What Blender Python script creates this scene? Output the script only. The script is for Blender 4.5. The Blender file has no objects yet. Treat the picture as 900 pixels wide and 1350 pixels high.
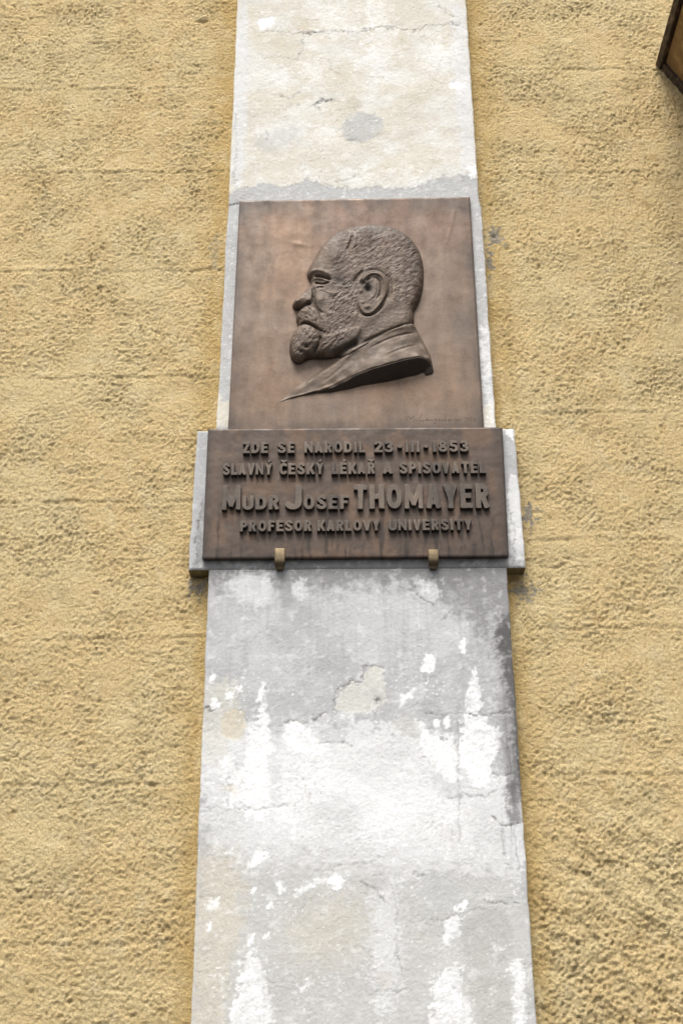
import bpy, math, random
import numpy as np
from mathutils import Matrix, Vector

# ------------------------------------------------------------------ camera, world, sun, exposure
S = bpy.context.scene
C = S.collection
F_PX = 1800.0                      # focal length in pixels of the 900 x 1350 photograph
CAM_H = 1.65
upc = np.array([-27.0, 3730.0, -F_PX]); upc /= np.linalg.norm(upc)      # world up, seen from the camera
rtc = np.array([3730.0, 27.0, 0.0]); rtc /= np.linalg.norm(rtc)         # world +X
fwc = np.cross(upc, rtc)                                                # world +Y
RW = np.array([rtc, fwc, upc])                                          # camera -> world rotation
CAM = np.array([0.0, 0.0, CAM_H])
cam_d = bpy.data.cameras.new('camera')
cam = bpy.data.objects.new('camera', cam_d)
C.objects.link(cam)
M4 = Matrix([list(RW[0]) + [0.0], list(RW[1]) + [0.0], list(RW[2]) + [CAM_H], [0, 0, 0, 1]])
cam.matrix_world = M4
cam_d.sensor_fit = 'VERTICAL'
cam_d.sensor_height = 36.0
cam_d.lens = F_PX / 1350.0 * 36.0
cam_d.clip_start = 0.05
cam_d.clip_end = 3000.0
S.camera = cam

SUN_EL, SUN_AZ = 61.0, -12.0       # azimuth measured from the street side (-Y) towards -X
w = bpy.data.worlds.new("World"); S.world = w; w.use_nodes = True
nt = w.node_tree
bg = nt.nodes['Background']
sky = nt.nodes.new('ShaderNodeTexSky'); sky.sky_type = 'NISHITA'; sky.sun_disc = False
sky.sun_elevation = math.radians(SUN_EL)
sky.air_density = 1.0; sky.dust_density = 4.0; sky.ozone_density = 1.0
d_sun = Vector((math.sin(math.radians(SUN_AZ)) * math.cos(math.radians(SUN_EL)),
                -math.cos(math.radians(SUN_AZ)) * math.cos(math.radians(SUN_EL)),
                math.sin(math.radians(SUN_EL))))
sky.sun_rotation = math.atan2(d_sun.x, d_sun.y)
hs = nt.nodes.new('ShaderNodeHueSaturation'); hs.inputs['Saturation'].default_value = 0.3   # overcast: a nearly colourless sky
nt.links.new(sky.outputs[0], hs.inputs['Color']); nt.links.new(hs.outputs[0], bg.inputs[0])
bg.inputs[1].default_value = 0.11
sl = bpy.data.lights.new('sun', 'SUN'); sl.energy = 2.1; sl.angle = math.radians(26); sl.color = (1, 0.965, 0.92)
so = bpy.data.objects.new('sun', sl); C.objects.link(so)
so.rotation_euler = d_sun.to_track_quat('Z', 'Y').to_euler()
S.view_settings.view_transform = 'Standard'; S.view_settings.look = 'None'
S.view_settings.gamma = 1.0
S.view_settings.exposure = 0.90

# ------------------------------------------------------------------ projection helpers (authoring in photo pixels)
def U(px, py, Y):
    """point of the photograph -> X, Z on the vertical plane y = Y (metres)"""
    px = np.asarray(px, float); py = np.asarray(py, float)
    c = np.stack([px - 450.0, 675.0 - py, np.full_like(px, -F_PX)], -1)
    wv = c @ RW.T
    t = Y / wv[..., 1]
    return wv[..., 0] * t, wv[..., 2] * t + CAM_H

def PX(X, Y, Z):
    v = np.stack([X, np.broadcast_to(Y, np.shape(X)), Z - CAM_H], -1) @ RW
    k = F_PX / -v[..., 2]
    return 450 + v[..., 0] * k, 675 - v[..., 1] * k

# ------------------------------------------------------------------ numpy noise
_rs = np.random.RandomState(7)
_perm = _rs.permutation(4096)
_perm = np.concatenate([_perm, _perm])
_ga = _rs.rand(4096) * 2 * math.pi
_gx, _gy = np.cos(_ga), np.sin(_ga)

def perlin(x, y, seed=0):
    x = x + seed * 37.17; y = y + seed * 91.73
    xi = np.floor(x).astype(np.int64); yi = np.floor(y).astype(np.int64)
    fx = x - xi; fy = y - yi
    xi &= 4095; yi &= 4095
    u = fx * fx * fx * (fx * (fx * 6 - 15) + 10); v = fy * fy * fy * (fy * (fy * 6 - 15) + 10)
    def g(ix, iy, dx, dy):
        h = _perm[(_perm[ix & 4095] + iy) & 4095]
        return _gx[h] * dx + _gy[h] * dy
    a = g(xi, yi, fx, fy); b = g(xi + 1, yi, fx - 1, fy)
    c = g(xi, yi + 1, fx, fy - 1); d = g(xi + 1, yi + 1, fx - 1, fy - 1)
    return ((a + u * (b - a)) + v * ((c + u * (d - c)) - (a + u * (b - a)))) * 1.5

def fbm(x, y, octv=4, seed=0, gain=0.5):
    r = 0; a = 1.0; f = 1.0
    for i in range(octv):
        r = r + a * perlin(x * f, y * f, seed + i * 3.3); a *= gain; f *= 2.03
    return r

def sm(x, a, b):
    t = np.clip((x - a) / (b - a), 0, 1)
    return t * t * (3 - 2 * t)

def seg_dist(x, y, P, closed):
    P = np.asarray(P, float)
    d = np.full(x.shape, 1e9)
    n = len(P)
    for i in range(n if closed else n - 1):
        ax, ay = P[i][:2]; bx, by = P[(i + 1) % n][:2]
        vx, vy = bx - ax, by - ay
        L = vx * vx + vy * vy + 1e-12
        t = np.clip(((x - ax) * vx + (y - ay) * vy) / L, 0, 1)
        d = np.minimum(d, (x - ax - t * vx) ** 2 + (y - ay - t * vy) ** 2)
    return np.sqrt(d)

def inside(x, y, P):
    P = np.asarray(P, float); n = len(P)
    r = np.zeros(x.shape, bool)
    for i in range(n):
        ax, ay = P[i][:2]; bx, by = P[(i + 1) % n][:2]
        if ay == by: continue
        c = ((ay > y) != (by > y)) & (x < (bx - ax) * (y - ay) / (by - ay) + ax)
        r ^= c
    return r

def poly_sd(x, y, P):
    """signed distance, positive inside"""
    return np.where(inside(x, y, P), 1, -1) * seg_dist(x, y, P, True)

def smooth_poly(P, it=2):
    P = np.asarray(P, float)
    for _ in range(it):
        Q = np.roll(P, -1, 0)
        P = np.stack([P * .75 + Q * .25, P * .25 + Q * .75], 1).reshape(-1, P.shape[1])
    return P

def smooth_line(P, it=2):
    P = np.asarray(P, float)
    for _ in range(it):
        Q = np.stack([P[:-1] * .75 + P[1:] * .25, P[:-1] * .25 + P[1:] * .75], 1).reshape(-1, P.shape[1])
        P = np.concatenate([P[:1], Q, P[-1:]])
    return P

# ------------------------------------------------------------------ mesh helpers
def mesh_np(name, V, Q, mat, parent=None, col=None, smooth=True, flat_from=None, T=None):
    me = bpy.data.meshes.new(name)
    V = np.asarray(V, np.float32)
    Q = np.asarray(Q, np.int32).reshape(-1, 4) if Q is not None and len(Q) else np.zeros((0, 4), np.int32)
    T = np.asarray(T, np.int32).reshape(-1, 3) if T is not None else np.zeros((0, 3), np.int32)
    me.vertices.add(len(V)); me.vertices.foreach_set('co', V.ravel())
    nl = Q.size + T.size; nf = len(Q) + len(T)
    me.loops.add(nl)
    me.loops.foreach_set('vertex_index', np.concatenate([Q.ravel(), T.ravel()]).astype(np.int32))
    me.polygons.add(nf)
    st = np.concatenate([np.arange(len(Q)) * 4, Q.size + np.arange(len(T)) * 3]).astype(np.int32)
    me.polygons.foreach_set('loop_start', st)
    me.update(calc_edges=True)
    sf = np.ones(nf, bool) if smooth else np.zeros(nf, bool)
    if flat_from is not None: sf[flat_from:] = False
    me.polygons.foreach_set('use_smooth', sf)
    if col is not None:
        ca = me.color_attributes.new('tone', 'FLOAT_COLOR', 'POINT')
        cc = np.ones((len(V), 4), np.float32); cc[:, :3] = col
        ca.data.foreach_set('color', cc.ravel())
    me.materials.append(mat)
    o = bpy.data.objects.new(name, me); C.objects.link(o)
    if parent: o.parent = parent
    return o

def grid_idx(nu, nv):
    i = np.arange((nu - 1) * (nv - 1)); r = i // (nu - 1); c = i % (nu - 1)
    a = r * nu + c
    return np.stack([a, a + 1, a + 1 + nu, a + nu], -1)

def sheet(name, X, Z, Yf, Yb, mat, parent=None, disp=None, colf=None, edge=0.0015, ringcol=None):
    """grid X, Z (nv x nu, row 0 at the bottom) of a slab facing -Y: front, folded edges, back left open at Yb"""
    nv, nu = X.shape
    d = disp(X, Z) if disp is not None else np.zeros_like(X)
    x01 = np.zeros_like(X); x01[:, 0] = 1; x01[:, -1] = 1; x01[0, :] = 1; x01[-1, :] = 1
    Y = Yf - d + x01 * edge
    V = np.stack([X, Y, Z], -1).reshape(-1, 3)
    F = grid_idx(nu, nv)
    ring = np.concatenate([np.arange(nu), nu * np.arange(1, nv) + nu - 1, nu * (nv - 1) + np.arange(nu - 2, -1, -1), nu * np.arange(nv - 2, 0, -1)])
    n0 = len(V); m = len(ring)
    A = V[ring]; B = A.copy(); B[:, 1] = Yb
    V2 = np.concatenate([V, A, B])
    k = np.arange(m); k2 = (k + 1) % m
    R = np.stack([n0 + k2, n0 + k, n0 + m + k, n0 + m + k2], -1)
    bk = np.array([[n0 + m + 0, n0 + m + (nu + nv - 2) * 2 - (nv - 1), n0 + m + nu + nv - 2, n0 + m + nu - 1]])
    Fa = np.concatenate([F, R, bk])
    col = None
    if colf is not None:
        c0 = colf(X, Z).reshape(-1, 3)
        cr_ = c0[ring] if ringcol is None else np.array(ringcol)[None, :] * (1 + 0.35 * fbm(A[:, 0] * 60 + A[:, 2] * 40, A[:, 2] * 60, 3, 7))[:, None]
        col = np.concatenate([c0, cr_, cr_])
    return mesh_np(name, V2, Fa, mat, parent, col, True, len(F))

def quad_grid(pts, Y, step):
    """pts: photo px of BL, BR, TR, TL on plane Y -> bilinear grid"""
    xs, zs = U([p[0] for p in pts], [p[1] for p in pts], Y)
    wd = max(xs[1] - xs[0], xs[2] - xs[3]); ht = max(zs[3] - zs[0], zs[2] - zs[1])
    nu = max(2, int(wd / step) + 1); nv = max(2, int(ht / step) + 1)
    u = np.linspace(0, 1, nu)[None, :]; v = np.linspace(0, 1, nv)[:, None]
    X = (1 - v) * ((1 - u) * xs[0] + u * xs[1]) + v * ((1 - u) * xs[3] + u * xs[2])
    Z = (1 - v) * ((1 - u) * zs[0] + u * zs[1]) + v * ((1 - u) * zs[3] + u * zs[2])
    return X, Z

def prism(name, prof, a, b, axis, mat, parent=None, bevel=0.0):
    """closed polygon profile extruded between a and b along axis ('x': prof=(y,z); 'y': prof=(x,z))"""
    n = len(prof); V = []
    for t in (a, b):
        for p in prof:
            V.append((t, p[0], p[1]) if axis == 'x' else (p[0], t, p[1]))
    F = [[i, (i + 1) % n, n + (i + 1) % n, n + i] for i in range(n)] + [list(range(n))[::-1], list(range(n, 2 * n))]
    me = bpy.data.meshes.new(name); me.from_pydata(V, [], F)
    import bmesh
    bm = bmesh.new(); bm.from_mesh(me); bmesh.ops.recalc_face_normals(bm, faces=bm.faces)
    if bevel: bmesh.ops.bevel(bm, geom=list(bm.edges), offset=bevel, segments=2, affect='EDGES', profile=0.6)
    bm.to_mesh(me); bm.free()
    me.materials.append(mat)
    o = bpy.data.objects.new(name, me); C.objects.link(o)
    if parent: o.parent = parent
    return o

def empty(name, loc, label, cat, group=None):
    o = bpy.data.objects.new(name, None); C.objects.link(o); o.location = loc
    o.empty_display_size = 0.1
    o['label'] = label; o['category'] = cat
    if group: o['group'] = group
    bpy.context.view_layer.update()
    return o

def adopt(o, p):
    o.parent = p
    bpy.context.view_layer.update()
    o.matrix_parent_inverse = p.matrix_world.inverted()

# ------------------------------------------------------------------ materials
def mat_new(name, rough=0.8, metal=0.0):
    m = bpy.data.materials.new(name); m.use_nodes = True
    n = m.node_tree; p = n.nodes['Principled BSDF']
    p.inputs['Roughness'].default_value = rough; p.inputs['Metallic'].default_value = metal
    return m, n, p

def N(n, t, **kw):
    x = n.nodes.new(t)
    for k, v in kw.items():
        if hasattr(x, k): setattr(x, k, v)
        else: x.inputs[k.replace('_', ' ')].default_value = v
    return x

def coords(n, scale=(1, 1, 1)):
    g = n.nodes.new('ShaderNodeNewGeometry'); mp = n.nodes.new('ShaderNodeMapping')
    mp.inputs['Scale'].default_value = scale
    n.links.new(g.outputs['Position'], mp.inputs['Vector'])
    return mp.outputs[0]

def noise(n, vec, scale, detail=4, rough=0.55, dist=0.0):
    x = n.nodes.new('ShaderNodeTexNoise'); x.inputs['Scale'].default_value = scale
    x.inputs['Detail'].default_value = detail; x.inputs['Roughness'].default_value = rough
    x.inputs['Distortion'].default_value = dist
    n.links.new(vec, x.inputs['Vector']); return x.outputs[0]

def ramp(n, fac, stops):
    r = n.nodes.new('ShaderNodeValToRGB'); e = r.color_ramp.elements
    while len(e) < len(stops): e.new(0.5)
    for i, (p, c) in enumerate(stops):
        e[i].position = p; e[i].color = tuple(c) + (1,) if len(c) == 3 else c
    n.links.new(fac, r.inputs[0]); return r.outputs[0]

def mix(n, a, b, fac, mode='MIX'):
    m = n.nodes.new('ShaderNodeMix'); m.data_type = 'RGBA'; m.blend_type = mode
    for s, v in ((6, a), (7, b), (0, fac)):
        if isinstance(v, (int, float)): m.inputs[s].default_value = v
        elif isinstance(v, tuple): m.inputs[s].default_value = v + (1,)
        else: n.links.new(v, m.inputs[s])
    return m.outputs[2]

def bump(n, p, h, strength, dist):
    b = n.nodes.new('ShaderNodeBump'); b.inputs['Strength'].default_value = strength
    b.inputs['Distance'].default_value = dist
    n.links.new(h, b.inputs['Height']); n.links.new(b.outputs[0], p.inputs['Normal'])

def attr(n, name='tone'):
    a = n.nodes.new('ShaderNodeAttribute'); a.attribute_name = name; return a.outputs[0]

def g3(v): return (v, v, v)

# roughcast
M_WALL, n, p = mat_new('yellow_roughcast', 0.95)
v = coords(n)
c = mix(n, attr(n), ramp(n, noise(n, v, 150, 6, 0.85), [(0.33, (0.46, 0.37, 0.25)), (0.43, (0.93, 0.91, 0.86)), (0.55, (1.03, 1.03, 1.03)), (0.72, (1.25, 1.25, 1.22))]), 1.0, 'MULTIPLY')
n.links.new(c, p.inputs['Base Color'])
p.inputs['Specular IOR Level'].default_value = 0.25
bump(n, p, noise(n, coords(n, (1, 1, 0.9)), 150, 5, 0.75), 1.0, 0.014)
# pilaster plaster
M_PLAS, n, p = mat_new('weathered_plaster', 0.9)
v = coords(n)
c = mix(n, attr(n), ramp(n, noise(n, v, 260, 5, 0.7), [(0.3, g3(0.9)), (0.55, g3(1.0)), (0.8, g3(1.05))]), 1.0, 'MULTIPLY')
n.links.new(c, p.inputs['Base Color'])
p.inputs['Specular IOR Level'].default_value = 0.3
bump(n, p, noise(n, v, 240, 6, 0.7), 0.45, 0.003)
# bronze
def bronze(name, lo, hi, tint=False, rough=0.55, metal=0.3, bs=0.25):
    m, n, p = mat_new(name, rough, metal)
    vs = coords(n, (1, 1, 0.16)); v = coords(n)
    base = ramp(n, noise(n, vs, 22, 6, 0.6, 0.4), [(0.3, lo), (0.7, hi)])
    base = mix(n, base, ramp(n, noise(n, v, 9, 5, 0.6), [(0.3, (0.82, 0.82, 0.84)), (0.7, (1.14, 1.09, 1.02))]), 0.25, 'MULTIPLY')
    base = mix(n, base, ramp(n, noise(n, v, 140, 4, 0.7), [(0.3, g3(0.82)), (0.7, g3(1.12))]), 0.8, 'MULTIPLY')
    if tint: base = mix(n, base, attr(n), 1.0, 'MULTIPLY')
    n.links.new(base, p.inputs['Base Color'])
    rr = ramp(n, noise(n, v, 30, 5, 0.6), [(0.3, g3(rough - 0.1)), (0.7, g3(rough + 0.14))])
    n.links.new(rr, p.inputs['Roughness'])
    bump(n, p, noise(n, v, 120, 5, 0.6), bs, 0.0015)
    return m
M_BRZ = bronze('brown_bronze', (0.112, 0.077, 0.054), (0.142, 0.100, 0.071), True, 0.5, 0.4, 0.10)
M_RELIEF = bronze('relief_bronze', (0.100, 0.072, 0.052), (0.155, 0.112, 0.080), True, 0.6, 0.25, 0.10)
M_LET = bronze('dark_bronze_letters', (0.045, 0.038, 0.032), (0.135, 0.104, 0.078), False, 0.38, 0.5, 0.3)
M_LET_SHADE = bronze('shaded_letter_sides', (0.022, 0.019, 0.017), (0.05, 0.042, 0.036), False, 0.7, 0.1, 0.3)  # darker copy of the letter bronze: shade on the sides put into the colour
M_HOOK = bronze('brass_hook', (0.10, 0.076, 0.046), (0.19, 0.145, 0.085), False, 0.34, 0.85, 0.15)

# ------------------------------------------------------------------ depths (metres from the camera, along the street normal)
WY = 3.345          # mean wall surface
PY = 3.300          # pilaster face
Y_POR = PY - 0.012  # portrait plate face
Y_TXT = PY - 0.019  # inscription plate face
Y_LET = Y_TXT - 0.013

# ------------------------------------------------------------------ ground
gm, n, p = mat_new('pavement_stone', 0.9)
n.links.new(ramp(n, noise(n, coords(n), 3, 6, 0.6), [(0.3, g3(0.045)), (0.7, g3(0.07))]), p.inputs['Base Color'])
gr = mesh_np('ground', [(-300, -300, 0), (300, -300, 0), (300, 300, 0), (-300, 300, 0)], [[0, 1, 2, 3]], gm, smooth=False)
gr['kind'] = 'structure'

# ------------------------------------------------------------------ facade: roughcast wall
facade = empty('house_facade', (0, WY, 0), 'yellow roughcast house wall with a peeling white plaster pilaster running up it', 'house wall')

def axis_steps(*spans):
    out = []
    for a, b, s in spans:
        k = max(1, int(round((b - a) / s)))
        out.append(np.linspace(a, b, k, endpoint=False))
    out.append([spans[-1][1]])
    return np.concatenate(out)

courses = [((150, 228), (30, 320)), ((150, 358), (0, 300)), ((150, 498), (0, 290)), ((150, 662), (0, 280)), ((150, 842), (40, 275)),
           ((150, 1035), (0, 260)), ((150, 1245), (0, 260)), ((800, 92), (640, 900)), ((800, 228), (650, 870)), ((800, 545), (690, 860)),
           ((800, 712), (700, 900)), ((800, 828), (700, 900)), ((800, 1022), (700, 900)), ((800, 1240), (700, 900)), ((150, 118), (0, 250))]

def wall_disp(X, Z):
    px, py = PX(X, WY, Z)
    x, z = X * 1000, Z * 1000
    wx = fbm(x / 60, z / 60, 2, 11) * 9; wz = fbm(x / 60, z / 60, 2, 17) * 9
    b1 = np.abs(perlin((x + wx * .6) / 15, (z + wz * .6) / 16, 1)); b2 = np.abs(perlin((x + wz * .6) / 9, (z + wx * .6) / 10, 25))
    a = b1 * 0.55 + b2 * 0.6 + 0.85 * fbm(x / 8.5, z / 9.5, 2, 27, .8) + 0.35 * fbm(x / 24, z / 24, 2, 29) - 0.3
    lump = 1 - np.abs(perlin((x + wz) / 30, (z + wx) / 22, 5)) * 2
    big = fbm(x / 170, z / 130, 3, 9)
    amp = 0.62 + 0.30 * sm(py, 900, 1350) * sm(px, 450, 800) + 0.12 * sm(py, 900, 1350) + 0.45 * fbm(x / 160, z / 160, 3, 31)
    pit = sm(perlin((x + wx) / 15, (z + wz) / 11, 41) + 0.25 * perlin(x / 110, z / 110, 43), 0.52, 0.85) * -6.0
    dgl = sm(px, 660, 760) * sm(py, 900, 1150)
    big = big + dgl * (1.6 * fbm((x + z) / 60, (z - x) / 110, 3, 35) + 1.0)
    r = a * 4.6 * amp + lump * 0.8 * amp + big * 3.0 + pit * np.clip(amp, 0.6, 1.4)
    for (cx, cy), (x0, x1) in courses:
        xx, zc = U(cx, cy, WY)
        dz = z - zc * 1000 + fbm(x / 90, x * 0 + cy, 2, 3) * 6
        msk = sm(px, x0 - 20, x0 + 20) * (1 - sm(px, x1 - 15, x1 + 15)) * np.clip(0.75 + 0.8 * perlin(x / 120, x * 0 + cy * 1.7, 5), 0.1, 1)
        r = r - 1.9 * msk * np.exp(-(dz / 5.0) ** 2) + 1.6 * msk * np.exp(-((dz - 12) / 9) ** 2)
    # trowelled smoother strip beside the pilaster
    near = np.exp(-(np.minimum(np.abs(px - (313 - py * 0.046)), np.abs(px - (613 + py * 0.070))) / 14) ** 2)
    r = r * (1 - 0.45 * near)
    # deep nick high on the left
    for (qx, qy, rx, rz, dd) in ((268, 28, 22, 7, 9), (66, 77, 9, 5, 5), (96, 114, 18, 5, 5), (197, 93, 14, 5, 5), (650, 312, 9, 8, 6), (668, 328, 8, 6, 7), (264, 757, 16, 8, 14), (676, 762, 14, 8, 12)):
        hx, hz = U(qx, qy, WY)
        r = r - dd * np.exp(-((x - hx * 1000) / rx) ** 2 - ((z - hz * 1000) / rz) ** 2)
    return r / 1000

def lerp(c, t, m):
    return c * (1 - m[..., None]) + np.array(t) * m[..., None]

def wall_col(X, Z):
    px, py = PX(X, WY, Z)
    x, z = X * 1000, Z * 1000
    c = np.empty(X.shape + (3,)); c[:] = (0.79, 0.605, 0.315)
    c = lerp(c, (0.79, 0.63, 0.345), sm(fbm(x / 260, z / 300, 3, 51), -0.3, 0.5))
    c = lerp(c, (0.69, 0.57, 0.34), 0.25 * sm(fbm(x / 130, z / 190, 4, 61), 0.1, 0.8))
    c = lerp(c, (0.64, 0.51, 0.27), 0.25 * sm(fbm(x / 55, z / 420, 4, 63), 0.1, 0.7))
    c = lerp(c, (0.84, 0.70, 0.43), 0.40 * sm(fbm(x / 45, z / 60, 4, 67), 0.2, 0.8))
    edge = np.minimum(np.abs(px - (306 - py * 0.041)), np.abs(px - (619 + py * 0.064)))
    c = lerp(c, (0.62, 0.43, 0.165), 0.75 * np.exp(-(edge / 26) ** 2) * sm(fbm(x / 60, z / 120, 3, 71), -0.9, 0.3))
    c = lerp(c, (0.58, 0.41, 0.18), 0.45 * sm(fbm(x / 40, z / 30, 3, 77), 0.35, 0.9))
    for (qx, qy, rx, rz, m) in ((652, 312, 17, 26, 1), (645, 345, 10, 30, .8), (697, 678, 14, 26, .9), (262, 775, 16, 20, .6), (690, 778, 22, 22, .6), (283, 335, 12, 45, .35), (875, 1245, 60, 30, -1)):
        hx, hz = U(qx, qy, WY)
        d = ((x - hx * 1000) / rx / 1.4) ** 2 + ((z - hz * 1000) / rz / 1.4) ** 2
        t = (0.33, 0.305, 0.26) if m > 0.5 else (0.52, 0.46, 0.34)
        mm = np.clip(np.abs(m) * 1.5, 0, 1) * sm(np.exp(-d) + 0.75 * fbm(x / 16, z / 16, 4, 81), 0.35, 0.65) * sm(d, 4, 2)
        c = lerp(c, t, mm * (0.9 if m > 0 else 0.0))
    return c

x_l0, _ = U(-25, 700, WY)
xs = axis_steps((-4, -1.6, 0.06), (-1.6, -1.17, 0.012), (-1.17, -0.295, 0.0032), (-0.295, 0.36, 0.03), (0.36, 1.17, 0.0032), (1.17, 1.6, 0.012), (1.6, 4, 0.06))
zs = axis_steps((0, 1.5, 0.06), (1.5, 1.9, 0.014), (1.9, 5.15, 0.0036), (5.15, 5.6, 0.014), (5.6, 9, 0.06))
XX, ZZ = np.meshgrid(xs, zs)
wall = sheet('roughcast_wall', XX, ZZ, WY, WY + 0.4, M_WALL, None, wall_disp, wall_col)
adopt(wall, facade)

# ------------------------------------------------------------------ facade: plaster pilaster
LG, MG, DG = (0.55, 0.55, 0.54), (0.40, 0.40, 0.395), (0.185, 0.182, 0.178)
WH, CR, CR2, BG = (0.80, 0.80, 0.79), (0.56, 0.54, 0.47), (0.56, 0.495, 0.37), (0.50, 0.495, 0.47)
OFF = (0.62, 0.62, 0.612); GRY = (0.43, 0.43, 0.425)
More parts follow.
